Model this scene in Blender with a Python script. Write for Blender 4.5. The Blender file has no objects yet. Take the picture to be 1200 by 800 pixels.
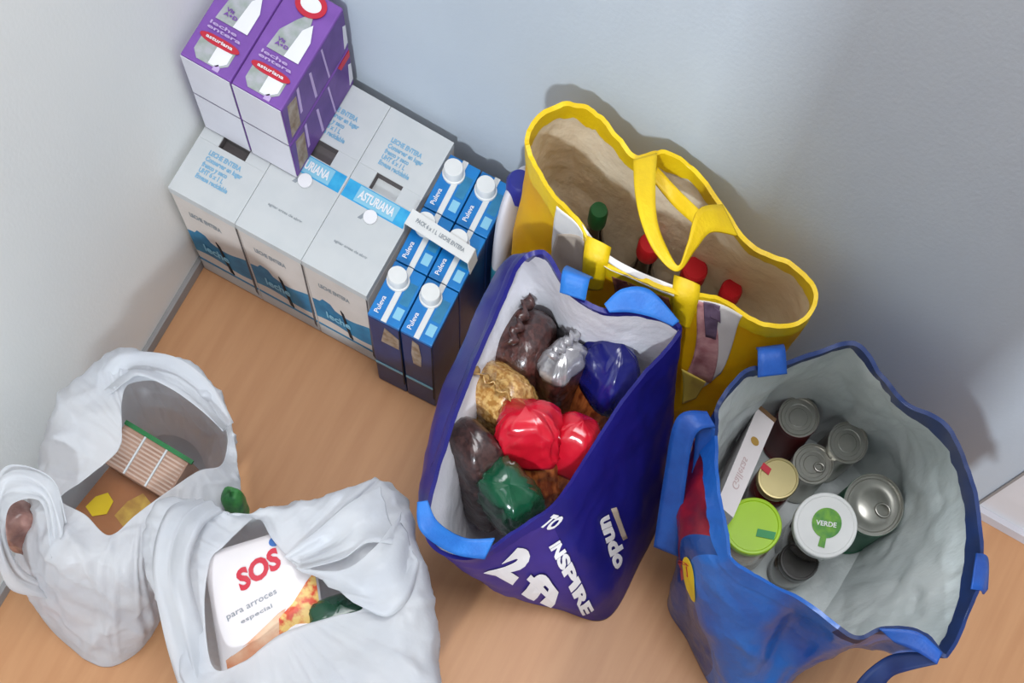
import bpy, bmesh, math, random
import numpy as np
from mathutils import Vector, Matrix, noise
random.seed(7)

# ---------------------------------------------------------------- camera, world, lights, exposure
scn = bpy.context.scene
COL = scn.collection
cam_d = bpy.data.cameras.new('camera'); cam = bpy.data.objects.new('camera', cam_d); COL.objects.link(cam)
Rw = [[0.886474, 0.447208, 0.119031], [0.456382, -0.887425, -0.06475], [0.076675, 0.111723, -0.990777]]
cam.matrix_world = Matrix(((Rw[0][0], -Rw[1][0], -Rw[2][0], 0.89008), (Rw[0][1], -Rw[1][1], -Rw[2][1], -0.70476),
                           (Rw[0][2], -Rw[1][2], -Rw[2][2], 1.6), (0, 0, 0, 1)))
cam_d.sensor_fit = 'HORIZONTAL'; cam_d.sensor_width = 36.0; cam_d.lens = 1050 / 1200 * 36
cam_d.shift_x = (600 - 671.118) / 1200; cam_d.shift_y = (921.654 - 400) / 1200
cam_d.clip_start = 0.02
scn.camera = cam

world = bpy.data.worlds.new('world'); scn.world = world; world.use_nodes = True
bg = world.node_tree.nodes['Background']; bg.inputs[0].default_value = (0.93, 0.95, 1.0, 1); bg.inputs[1].default_value = 0.27

def area(name, loc, target, size, power, color, size_y=None):
    l = bpy.data.lights.new(name, 'AREA'); l.energy = power; l.color = color; l.size = size
    if size_y: l.shape = 'RECTANGLE'; l.size_y = size_y
    o = bpy.data.objects.new(name, l); COL.objects.link(o); o.location = loc
    o.rotation_euler = (Vector(target) - Vector(loc)).to_track_quat('-Z', 'Y').to_euler()
area('window_light', (1.47, -4.6, 3.05), (0.7, 0.1, 0.2), 0.26, 168, (0.84, 0.93, 1.0), 0.3)
area('ceiling_light', (0.95, -0.05, 2.55), (0.85, -0.05, 0), 1.1, 36, (0.97, 0.98, 1.0))

scn.view_settings.view_transform = 'Standard'; scn.view_settings.look = 'None'
scn.view_settings.exposure = 0.0; scn.view_settings.gamma = 1.0
try: scn.view_settings.use_curve_mapping = False
except Exception: pass

# ---------------------------------------------------------------- materials
def srgb(r, g, b):
    f = lambda c: (c / 255 / 12.92) if c <= 10 else ((c / 255 + 0.055) / 1.055) ** 2.4
    return (f(r), f(g), f(b), 1)
def mat(name, rgb, rough=0.5, rgb2=None, nscale=8, bump=0.0, bscale=60, metal=0.0, coat=0.0, alpha=1.0, trans=0.0, stretch=(1, 1, 1), spec=0.5, ramp=(0.35, 0.65), sheen=0.0, bdist=0.002, vor=False, detail=4):
    m = bpy.data.materials.new(name); m.use_nodes = True; nt = m.node_tree; N = nt.nodes; L = nt.links
    b = N['Principled BSDF']; b.inputs['Roughness'].default_value = rough; b.inputs['Metallic'].default_value = metal
    b.inputs['Coat Weight'].default_value = coat; b.inputs['Coat Roughness'].default_value = 0.15
    b.inputs['Specular IOR Level'].default_value = spec
    b.inputs['Alpha'].default_value = alpha
    c = srgb(*rgb); b.inputs['Base Color'].default_value = c
    tc = N.new('ShaderNodeTexCoord'); mp = N.new('ShaderNodeMapping'); mp.inputs['Scale'].default_value = stretch
    L.new(tc.outputs['Object'], mp.inputs[0])
    c2 = rgb2 if rgb2 else tuple(max(0, v * 0.94) for v in rgb)
    if vor:
        n = N.new('ShaderNodeTexVoronoi'); n.inputs['Scale'].default_value = nscale; o = n.outputs['Distance']
    else:
        n = N.new('ShaderNodeTexNoise'); n.inputs['Scale'].default_value = nscale; n.inputs['Detail'].default_value = detail; o = n.outputs['Fac']
    L.new(mp.outputs[0], n.inputs['Vector'])
    r = N.new('ShaderNodeValToRGB'); r.color_ramp.elements[0].position = ramp[0]; r.color_ramp.elements[1].position = ramp[1]
    r.color_ramp.elements[0].color = srgb(*c2); r.color_ramp.elements[1].color = c
    L.new(o, r.inputs[0]); L.new(r.outputs[0], b.inputs['Base Color'])
    if bump:
        n2 = N.new('ShaderNodeTexNoise'); n2.inputs['Scale'].default_value = bscale; n2.inputs['Detail'].default_value = 3
        L.new(mp.outputs[0], n2.inputs['Vector'])
        bp = N.new('ShaderNodeBump'); bp.inputs['Strength'].default_value = bump; bp.inputs['Distance'].default_value = bdist
        L.new(n2.outputs['Fac'], bp.inputs['Height']); L.new(bp.outputs[0], b.inputs['Normal'])
    if trans:
        t = N.new('ShaderNodeBsdfTranslucent'); L.new(r.outputs[0], t.inputs[0])
        mx = N.new('ShaderNodeMixShader'); mx.inputs[0].default_value = trans
        L.new(b.outputs[0], mx.inputs[1]); L.new(t.outputs[0], mx.inputs[2]); L.new(mx.outputs[0], N['Material Output'].inputs[0])
    return m

# ---------------------------------------------------------------- mesh helpers
def link(name, verts, faces, m, parent=None, origin=None, smooth=False, slots=None, idx=None, thick=0):
    """verts in world space (or in the parent's own space when the parent is flagged local)."""
    me = bpy.data.meshes.new(name)
    off = Vector((0, 0, 0))
    if parent is not None: off = Vector(parent['_o']) if '_o' in parent else Vector((0, 0, 0))
    if origin is not None: off = Vector(origin)
    me.from_pydata([tuple(Vector(v) - off) for v in verts], [], [tuple(f) for f in faces])
    for mm in (slots or [m]): me.materials.append(mm)
    if idx is not None: me.polygons.foreach_set('material_index', idx)
    if smooth: me.polygons.foreach_set('use_smooth', [True] * len(me.polygons))
    me.update()
    bm = bmesh.new(); bm.from_mesh(me)
    bmesh.ops.recalc_face_normals(bm, faces=bm.faces) if not thick else None
    bm.to_mesh(me); bm.free()
    o = bpy.data.objects.new(name, me); COL.objects.link(o)
    if parent is not None: o.parent = parent
    elif origin is not None: o.location = off
    if thick:
        md = o.modifiers.new('thickness', 'SOLIDIFY'); md.thickness = thick; md.offset = 0
    return o
def root(name, loc, label, cat, group=None, rot=None, local=False):
    o = bpy.data.objects.new(name, None); COL.objects.link(o); o.location = loc; o.empty_display_size = 0.02
    if rot is not None: o.rotation_euler = rot
    if not local: o['_o'] = list(loc)
    tag(o, label, cat, group); return o
def tag(o, label=None, cat=None, group=None, kind=None):
    if label: o['label'] = label
    if cat: o['category'] = cat
    if group: o['group'] = group
    if kind: o['kind'] = kind
    return o
def box(name, lo, hi, m, parent=None, bevel=0.0, origin=None, kind=None, seg=2):
    x0, y0, z0 = lo; x1, y1, z1 = hi
    bm = bmesh.new(); bmesh.ops.create_cube(bm, size=1)
    for v in bm.verts: v.co = ((x0 + x1) / 2 + v.co.x * (x1 - x0), (y0 + y1) / 2 + v.co.y * (y1 - y0), (z0 + z1) / 2 + v.co.z * (z1 - z0))
    if bevel: bmesh.ops.bevel(bm, geom=list(bm.edges), offset=bevel, segments=seg, affect='EDGES', profile=0.6)
    vs = [v.co.copy() for v in bm.verts]; bm.verts.index_update(); fs = [[v.index for v in f.verts] for f in bm.faces]; bm.free()
    o = link(name, vs, fs, m, parent, origin)
    if kind: o['kind'] = kind
    return o
def quad(name, pts, m, parent, thick=0.0004):
    """thin printed patch: corners in order, raised by its thickness"""
    p = [Vector(q) for q in pts]; n = (p[1] - p[0]).cross(p[3] - p[0]).normalized() * thick
    k = len(p); vs = [q + n for q in p] + [q - n * 0.2 for q in p]
    fs = [list(range(k)), list(range(2 * k - 1, k - 1, -1))] + [[i, i + k, (i + 1) % k + k, (i + 1) % k] for i in range(k)]
    return link(name, vs, fs, m, parent)
def lathe(name, prof, m, parent, seg=40, slots=None, band=None, at=(0, 0)):
    vs = []; fs = []; idx = []
    for r, z in prof:
        for k in range(seg):
            a = 2 * math.pi * k / seg; vs.append((at[0] + r * math.cos(a), at[1] + r * math.sin(a), z))
    for i in range(len(prof) - 1):
        for k in range(seg):
            fs.append((i * seg + k, i * seg + (k + 1) % seg, (i + 1) * seg + (k + 1) % seg, (i + 1) * seg + k)); idx.append(band[i] if band else 0)
    fs.append(tuple(range(seg - 1, -1, -1))); idx.append(0)
    fs.append(tuple((len(prof) - 1) * seg + k for k in range(seg))); idx.append(band[-1] if band else 0)
    o = link(name, vs, fs, m, parent, smooth=True, slots=slots, idx=idx)
    md = o.modifiers.new('edges', 'EDGE_SPLIT'); md.split_angle = math.radians(38)
    return o
def cr(p0, p1, p2, p3, t):
    return 0.5 * ((2 * p1) + (-p0 + p2) * t + (2 * p0 - 5 * p1 + 4 * p2 - p3) * t * t + (-p0 + 3 * p1 - 3 * p2 + p3) * t ** 3)
def curve(pts, n, closed=False):
    p = [np.array(q, float) for q in pts]; k = len(p); out = []
    segs = k if closed else k - 1
    cnt = n if closed else n - 1
    for i in range(n):
        s = i * segs / cnt if cnt else 0; j = min(int(s), segs - 1); t = s - j
        if closed: a = [p[(j + q) % k] for q in (-1, 0, 1, 2)]
        else: a = [p[max(j - 1, 0)], p[j], p[j + 1], p[min(j + 2, k - 1)]]
        out.append(cr(*a, t))
    return np.array(out)
def ribbon(name, A, B, m, parent, n=40, thick=0.003, cols=5, cup=0.0, wr=0.0):
    a = curve(A, n); b = curve(B, n); vs = []; fs = []
    for i in range(n):
        tv = a[min(i + 1, n - 1)] - a[max(i - 1, 0)]; nn = np.cross(tv, b[i] - a[i]); nn = nn / (np.linalg.norm(nn) + 1e-9)
        for c in range(cols):
            t = c / (cols - 1); w = noise.noise(Vector((t * 5, i / n * 2.2, a[0][0] * 50))) * wr * (1 if 0 < c < cols - 1 else .3)
            vs.append(tuple(a[i] * (1 - t) + b[i] * t + nn * (cup * (1 - (2 * t - 1) ** 2) + w)))
    for i in range(n - 1):
        for c in range(cols - 1):
            q = i * cols + c; fs.append((q, q + 1, q + cols + 1, q + cols))
    return link(name, vs, fs, m, parent, smooth=True, thick=thick)

class Bag:
    """surface lofted through rings of matching control points; rings run from the rim down to the base"""
    def __init__(s, rings, crease=0.0, cf=1.0, U=160, V=40, wr=0.004, fold=0.0, fz=1.0, seed=0, zmin=0.002, keep=1, xmin=None, sag=None):
        cols = [curve(r, U, True) for r in rings]          # each U x 3
        G = np.zeros((V, U, 3))
        for u in range(U): G[:, u, :] = curve([c[u] for c in cols], V)
        s.U, s.V = U, V; s.G = G; s.N = s.norm(G)
        cen = G.mean(axis=(0, 1))
        D = np.zeros((V, U))
        for v in range(V):
            t = v / (V - 1)
            for u in range(U):
                a = 2 * math.pi * u / U
                q = Vector((G[v, u, 0] * 7 + seed, G[v, u, 1] * 7, G[v, u, 2] * 7))
                w = noise.noise(q) * 1.0 + noise.noise(q * 2.3) * 0.55 + noise.noise(q * 5) * 0.25
                cz = Vector((G[v, u, 0] * 9 * cf + seed, G[v, u, 1] * 9 * cf, G[v, u, 2] * 5 * cf)); cs = 0.0
                for ff, aa in ((1.0, 1.0), (2.1, .55), (4.3, .25)): cs += aa * (max(0.0, 1 - abs(noise.noise(cz * ff)) * 5) ** 1.5 - .25)
                rid = 1 - abs(noise.noise(Vector((math.cos(a) * 4 * fz, math.sin(a) * 4 * fz, t * 1.1 + seed)))) * 3
                D[v, u] = (w * wr + rid * fold + cs * crease) * min(1, (t * 6 + 0.15) if keep else 1) * min(1, (1 - t) * 5 + 0.1)
        G += s.N * D[:, :, None]
        G[:, :, 2] = np.maximum(G[:, :, 2], zmin)
        if xmin is not None: G[:, :, 0] = np.maximum(G[:, :, 0], xmin)
        s.N = s.norm(G)
    def norm(s, G):
        du = np.roll(G, -1, 1) - np.roll(G, 1, 1); dv = np.gradient(G, axis=0)
        n = np.cross(dv, du); n /= np.linalg.norm(n, axis=2, keepdims=True) + 1e-9
        c = G.mean(axis=(0, 1)); 
        if ((G - c) * n).sum() < 0: n = -n
        return n
    def S(s, u, v, off=0.0):
        fu = (u % 1.0) * s.U; fv = min(max(v, 0), 1) * (s.V - 1); i = int(fu); j = min(int(fv), s.V - 2); a = fu - i; b = fv - j
        def g(A): return (A[j, i % s.U] * (1 - a) + A[j, (i + 1) % s.U] * a) * (1 - b) + (A[j + 1, i % s.U] * (1 - a) + A[j + 1, (i + 1) % s.U] * a) * b
        return g(s.G) + g(s.N) * off
    def shell(s, name, m, parent, off=0.0, cap=True, vmin=0, slots=None, fidx=None, thick=0, zcap=None):
        vs = []; fs = []; idx = []; P = s.G + s.N * off
        P[:, :, 2] = np.maximum(P[:, :, 2], 0.002 + (0.002 if off < 0 else 0))
        for v in range(vmin, s.V):
            for u in range(s.U): vs.append(tuple(P[v, u]))
        for v in range(s.V - 1 - vmin):
            for u in range(s.U):
                fs.append((v * s.U + u, v * s.U + (u + 1) % s.U, (v + 1) * s.U + (u + 1) % s.U, (v + 1) * s.U + u))
                idx.append(fidx(u / s.U, (v + vmin) / (s.V - 1)) if fidx else 0)
        if cap:
            c = P[-1].mean(axis=0); vs.append(tuple(c)); k = len(vs) - 1; b = (s.V - 1 - vmin) * s.U
            for u in range(s.U): fs.append((b + u, b + (u + 1) % s.U, k)); idx.append(0)
        return link(name, vs, fs, m, parent, smooth=True, slots=slots, idx=idx, thick=thick)
    def band(s, name, m, parent, h=0.012, t=0.0012, inn=0.004, slots=None, fidx=None, hin=None, ruf=0.0012):
        vs = []; fs = []; idx = []; K = 7
        for u in range(s.U):
            p = s.G[0, u]; n = s.N[1, u]; w = min(5, s.V - 1); d = s.G[w, u] - p; d = d / (np.linalg.norm(d) + 1e-9)
            e = noise.noise(Vector((u * 0.23, h * 90, 3.3))) * ruf + noise.noise(Vector((u * 0.61, 7.7, h * 90))) * ruf * .7
            di = hin(u / s.U) if hin else h * .7
            def q(L, side):                       # point a length L down the sheet, on its outer (+) or inner (-) side
                st = np.linalg.norm(s.G[1, u] - s.G[0, u]) + 1e-9; f = min(L / st, s.V - 2); a = int(f); b = f - a
                return s.G[a, u] * (1 - b) + s.G[a + 1, u] * b + s.N[max(a, 1), u] * side
            p0 = p - d * (.002 + e)
            for r_ in (q(h + e, t), q(h * .5, t), p0 + n * t, p0 - n * (inn + .0012), q(di * .5, -inn - .0012), q(di + e, -inn - .0012), q(di * .5, -.001)): vs.append(tuple(r_))
        for u in range(s.U):
            for k in range(K):
                a = u * K + k; b = u * K + (k + 1) % K; c = ((u + 1) % s.U) * K
                fs.append((a, b, c + (k + 1) % K, c + k)); idx.append(fidx(u / s.U) if fidx else 0)
        o = link(name, vs, fs, m, parent, smooth=True, slots=slots, idx=idx)
        md = o.modifiers.new('edges', 'EDGE_SPLIT'); md.split_angle = math.radians(50)
        return o
    def patch(s, name, uv, m, parent, off=0.0012, n=14):
        """printed patch: uv = four corners (u,v), bilinear"""
        (a, b, c, d) = [np.array(q, float) for q in uv]; vs = []; fs = []
        for j in range(n):
            for i in range(n):
                x = i / (n - 1); y = j / (n - 1); q = (a * (1 - x) + b * x) * (1 - y) + (d * (1 - x) + c * x) * y
                vs.append(tuple(s.S(q[0], q[1], off)))
        for j in range(n - 1):
            for i in range(n - 1): k = j * n + i; fs.append((k, k + 1, k + n + 1, k + n))
        return link(name, vs, fs, m, parent, smooth=True, thick=0.0008)
    def text(s, name, body, uv, m, parent, off=0.0025, bold=0.02, fit=True):
        """lettering: the text box is spread over the four (u,v) corners: bottom-left, bottom-right, top-right, top-left"""
        vs, fs = text_mesh(body, bold)
        a, b, c, d = [np.array(q, float) for q in uv]; out = []
        for x, y in vs:
            q = (a * (1 - x) + b * x) * (1 - y) + (d * (1 - x) + c * x) * y
            out.append(tuple(s.S(q[0], q[1], off)))
        return link(name, out, fs, m, parent, thick=0.0006)
_tc = {}
def text_mesh(body, bold=0.02, sub=True):
    """letter outlines as a triangulated mesh scaled to the unit square"""
    if (body, bold) in _tc: return _tc[(body, bold)]
    cu = bpy.data.curves.new('t', 'FONT'); cu.body = body; cu.offset = bold; cu.resolution_u = 3; cu.space_line = 0.95
    ob = bpy.data.objects.new('t', cu); COL.objects.link(ob)
    bpy.context.view_layer.update()
    me = bpy.data.meshes.new_from_object(ob.evaluated_get(bpy.context.evaluated_depsgraph_get()))
    bm = bmesh.new(); bm.from_mesh(me)
    if sub:
        for _ in range(1):
            xs = [v.co.x for v in bm.verts]; L = max(xs) - min(xs)
            bmesh.ops.triangulate(bm, faces=bm.faces)
            bmesh.ops.subdivide_edges(bm, edges=[e for e in bm.edges if e.calc_length() > 0.15], cuts=1)
            bmesh.ops.triangulate(bm, faces=bm.faces)
    vs = [(v.co.x, v.co.y) for v in bm.verts]; bm.verts.index_update(); fs = [tuple(v.index for v in f.verts) for f in bm.faces]; bm.free()
    bpy.data.objects.remove(ob); bpy.data.meshes.remove(me); bpy.data.curves.remove(cu)
    x0 = min(v[0] for v in vs); x1 = max(v[0] for v in vs); y0 = min(v[1] for v in vs); y1 = max(v[1] for v in vs)
    vs = [((x - x0) / (x1 - x0), (y - y0) / (y1 - y0)) for x, y in vs]
    _tc[(body, bold)] = (vs, fs); return vs, fs
def flat_text(name, body, o, X, Y, m, parent, bold=0.02, lift=0.0006):
    """lettering on a flat face: o = lower left corner, X and Y span the box"""
    vs, fs = text_mesh(body, bold); o = Vector(o); X = Vector(X); Y = Vector(Y); n = X.cross(Y).normalized() * lift
    return link(name, [o + X * x + Y * y + n for x, y in vs], fs, m, parent, thick=0.0003)

def pouch(name, loc, R, L, W, T, m, label, cat, group, header=None, hfrom=0.35, crimp=0.0, seed=0, ex=4.6, seal=False, hname='header', wr=0.055, U=56, V=40, upper_m=None):
    """soft filled packet, long axis local z (bottom 0 .. top L); R = 3x3 matrix, loc = base"""
    r = root(name, loc, label, cat, group, local=True); r.rotation_euler = R.to_euler()
    G = []
    for v in range(V + 1):
        t = v / V; s = 2 * t - 1
        w = (1 - abs(s) ** ex) ** (1 / 2.2) if abs(s) < 1 else 0
        wx = W / 2 * max(w, crimp) * (1 + 0.03 * math.sin(t * 9 + seed)); wy = T / 2 * max(w, 0.03)
        row = []
        for u in range(U):
            a = 2 * math.pi * u / U; c, q = math.cos(a), math.sin(a); e = 0.6
            x = wx * math.copysign(abs(c) ** e, c); y = wy * math.copysign(abs(q) ** e, q); z = L * t
            p = Vector((x * 22 + seed * 3.1, y * 22, z * 22))
            pr = Vector((math.cos(a) * 3.2 + seed, math.sin(a) * 3.2, z * 14)); d = noise.noise(p) * 0.6 + (0.5 - abs(noise.noise(p * 1.9))) * 0.9 + (0.35 - abs(noise.noise(pr * 1.6))) * (1.6 if header and v > V * hfrom else .7) + noise.noise(p * 4) * 0.3
            k = 1 + wr * d * 2
            row.append((x * k, y * k, z + L * 0.02 * noise.noise(p * 0.7)))
        G.append(row)
    hv = int(V * hfrom) if header else V
    def part(nm, a, b, mm, grow=0.0):
        vs = [((1 + grow) * p[0], (1 + grow) * p[1], p[2]) for v in range(a, b + 1) for p in G[v]]; fs = []
        for v in range(b - a):
            for u in range(U): fs.append((v * U + u, v * U + (u + 1) % U, (v + 1) * U + (u + 1) % U, (v + 1) * U + u))
        fs.append(tuple(range(U - 1, -1, -1))); fs.append(tuple((b - a) * U + u for u in range(U)))
        return link(nm, vs, fs, mm, r, smooth=True)
    part('pack_body', 0, hv, m)
    if header: part(hname, hv - 1, V, header, 0.012)
    if seal:
        vs = []; fs = []; n = 18
        for j in range(4):
            for i in range(n):
                t = i / (n - 1) - .5; vs.append((t * W * (.62 + .06 * j), T * .05 * math.sin(i * 1.3 + seed) + .010 * math.sin(j * 1.1 + seed) * (j / 3), L * .985 + j * .0045 * (1 + .2 * math.sin(i * 2.1 + seed))))
        for j in range(3):
            for i in range(n - 1): k = j * n + i; fs.append((k, k + 1, k + n + 1, k + n))
        link('crimped_seal', vs, fs, header or m, r, smooth=True, thick=.0012)
    return r
def aim(d, roll=0.0):
    """rotation that takes local z to direction d and turns by roll about it"""
    return (Vector(d).to_track_quat('Z', 'Y').to_matrix() @ Matrix.Rotation(roll, 3, 'Z'))

M = {}
M['floor'] = mat('laminate', (194, 144, 102), 0.45, (186, 135, 94), 3.5, 0.05, 40, stretch=(14, 1.2, 1), bdist=0.0006)
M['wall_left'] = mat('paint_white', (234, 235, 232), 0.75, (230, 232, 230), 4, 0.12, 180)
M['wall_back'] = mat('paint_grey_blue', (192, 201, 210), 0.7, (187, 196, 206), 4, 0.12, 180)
M['panel'] = mat('panel_white', (226, 226, 230), 0.5)
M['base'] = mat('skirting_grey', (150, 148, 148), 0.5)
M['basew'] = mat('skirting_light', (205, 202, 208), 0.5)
M['card'] = mat('white_cardboard', (196, 198, 198), 0.65, (190, 193, 194), 20)
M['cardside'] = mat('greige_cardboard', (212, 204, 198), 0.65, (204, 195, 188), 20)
M['blue_belt'] = mat('belt_blue', (40, 150, 205), 0.45, (60, 170, 215), 60)
M['belt_light'] = mat('belt_light_blue', (140, 200, 225), 0.45)
M['belt_dull'] = mat('belt_dull_blue', (50, 130, 170), 0.5, (35, 110, 150), 50)
M['grey_ink'] = mat('ink_grey', (146, 152, 158), 0.6)
M['blue_ink'] = mat('ink_pale_blue', (130, 178, 208), 0.6)
M['dark'] = mat('dark_gap', (30, 28, 34), 0.7)
M['brown_dark'] = mat('dark_slot', (95, 88, 88), 0.8)
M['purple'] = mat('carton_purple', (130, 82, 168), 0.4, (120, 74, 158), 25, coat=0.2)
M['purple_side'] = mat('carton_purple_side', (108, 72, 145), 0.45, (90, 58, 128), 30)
M['lilac'] = mat('print_lilac', (196, 170, 215), 0.5)
M['white_end'] = mat('carton_white', (214, 211, 218), 0.5)
M['silver_print'] = mat('print_silver', (178, 178, 182), 0.45, (150, 160, 150), 60)
M['red_print'] = mat('print_red', (200, 40, 60), 0.4)
M['white_print'] = mat('print_white', (240, 238, 240), 0.5)
M['tan_print'] = mat('print_tan', (170, 155, 140), 0.5, (130, 105, 80), 80)
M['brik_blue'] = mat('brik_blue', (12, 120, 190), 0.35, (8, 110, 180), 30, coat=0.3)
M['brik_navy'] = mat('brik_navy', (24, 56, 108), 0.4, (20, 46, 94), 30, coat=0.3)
M['cap_white'] = mat('cap_white', (226, 226, 224), 0.4)
M['yellow'] = mat('yellow_woven', (252, 206, 8), 0.5, (246, 190, 0), 14, 0.25, 90, trans=.35)
M['yellow_strap'] = mat('yellow_strap', (236, 200, 10), 0.5, (226, 186, 0), 30, 0.3, 200)
M['beige_lining'] = mat('beige_lining', (250, 238, 214), 0.6, (242, 224, 196), 9, 0.9, 40, bdist=.004, trans=.2)
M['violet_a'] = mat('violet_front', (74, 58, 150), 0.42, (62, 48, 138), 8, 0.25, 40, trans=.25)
M['violet_b'] = mat('violet_side', (34, 32, 128), 0.35, (24, 22, 104), 6, 0.3, 30)  # deeper than the front: mostly shade put into the colour, partly hue
M['white_lining'] = mat('white_lining', (240, 239, 244), 0.55, (230, 229, 236), 10, 0.8, 40, bdist=.004, trans=.08)
M['strap_blue'] = mat('strap_blue', (40, 120, 205), 0.5, (32, 104, 190), 30, 0.3, 200)
M['strap_deep'] = mat('strap_deep_blue', (26, 88, 176), 0.5, (20, 72, 156), 30, 0.3, 200)
M['rim_navy'] = mat('rim_navy', (10, 46, 106), 0.5, (8, 38, 90), 20)
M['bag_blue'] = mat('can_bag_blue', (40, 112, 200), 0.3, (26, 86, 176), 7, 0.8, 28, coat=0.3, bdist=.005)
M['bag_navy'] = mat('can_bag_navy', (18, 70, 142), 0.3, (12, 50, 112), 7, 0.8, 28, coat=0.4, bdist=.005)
M['bag_red'] = mat('can_bag_red', (176, 26, 40), 0.35, (70, 16, 40), 16, 0.4, 50, stretch=(1, 1, 0.35))
M['grey_lining'] = mat('grey_lining', (226, 231, 230), 0.5, (202, 210, 210), 9, 0.9, 38, stretch=(1, 1, .45), bdist=.004, trans=.08)
M['plastic'] = mat('thin_white_film', (240, 241, 243), 0.36, (234, 236, 240), 12, 0.8, 26, trans=0.5, bdist=0.006, alpha=.80)
M['steel'] = mat('tinplate', (190, 188, 180), 0.33, (170, 168, 160), 20, metal=0.85)
M['gold'] = mat('gold_tinplate', (222, 205, 150), 0.33, metal=0.8)
M['label_red'] = mat('label_dark_red', (104, 24, 28), 0.45)
M['label_green'] = mat('label_green', (40, 96, 70), 0.45)
M['label_grey'] = mat('label_grey', (120, 116, 112), 0.45)
M['lime'] = mat('lid_lime', (166, 208, 10), 0.4)
M['green'] = mat('print_green', (20, 140, 70), 0.45)
M['leaf'] = mat('print_leaf_green', (110, 165, 40), 0.45, (60, 130, 50), 60)
M['glass_dark'] = mat('dark_jar_glass', (62, 48, 36), 0.12, (40, 34, 28), 30, coat=0.6)
M['glass_tan'] = mat('tan_jar_glass', (176, 150, 122), 0.15, (150, 120, 92), 40, coat=0.6)

# ---------------------------------------------------------------- the setting
box('floor', (-0.1, -3.6, -0.05), (3.4, 0.45, 0.0), M['floor'], kind='structure')
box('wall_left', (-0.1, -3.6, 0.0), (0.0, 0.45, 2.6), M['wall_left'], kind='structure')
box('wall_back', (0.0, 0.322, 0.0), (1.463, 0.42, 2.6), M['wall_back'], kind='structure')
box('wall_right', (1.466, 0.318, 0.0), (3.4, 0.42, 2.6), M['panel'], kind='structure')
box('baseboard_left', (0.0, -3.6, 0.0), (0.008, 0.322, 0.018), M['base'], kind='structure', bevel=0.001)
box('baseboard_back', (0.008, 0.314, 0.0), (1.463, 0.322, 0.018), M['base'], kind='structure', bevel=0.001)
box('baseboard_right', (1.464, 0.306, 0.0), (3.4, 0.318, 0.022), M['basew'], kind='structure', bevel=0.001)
box('trim_1', (1.462, 0.3165, 0.0), (1.467, 0.321, 2.6), M['base'], kind='structure')

box('shadow_blocker', (1.03, -1.40, 0.0), (1.36, -1.12, 2.6), M['panel'], kind='structure', bevel=0.004)  # added out of view: blocks window light to shade the wall's right side
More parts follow.
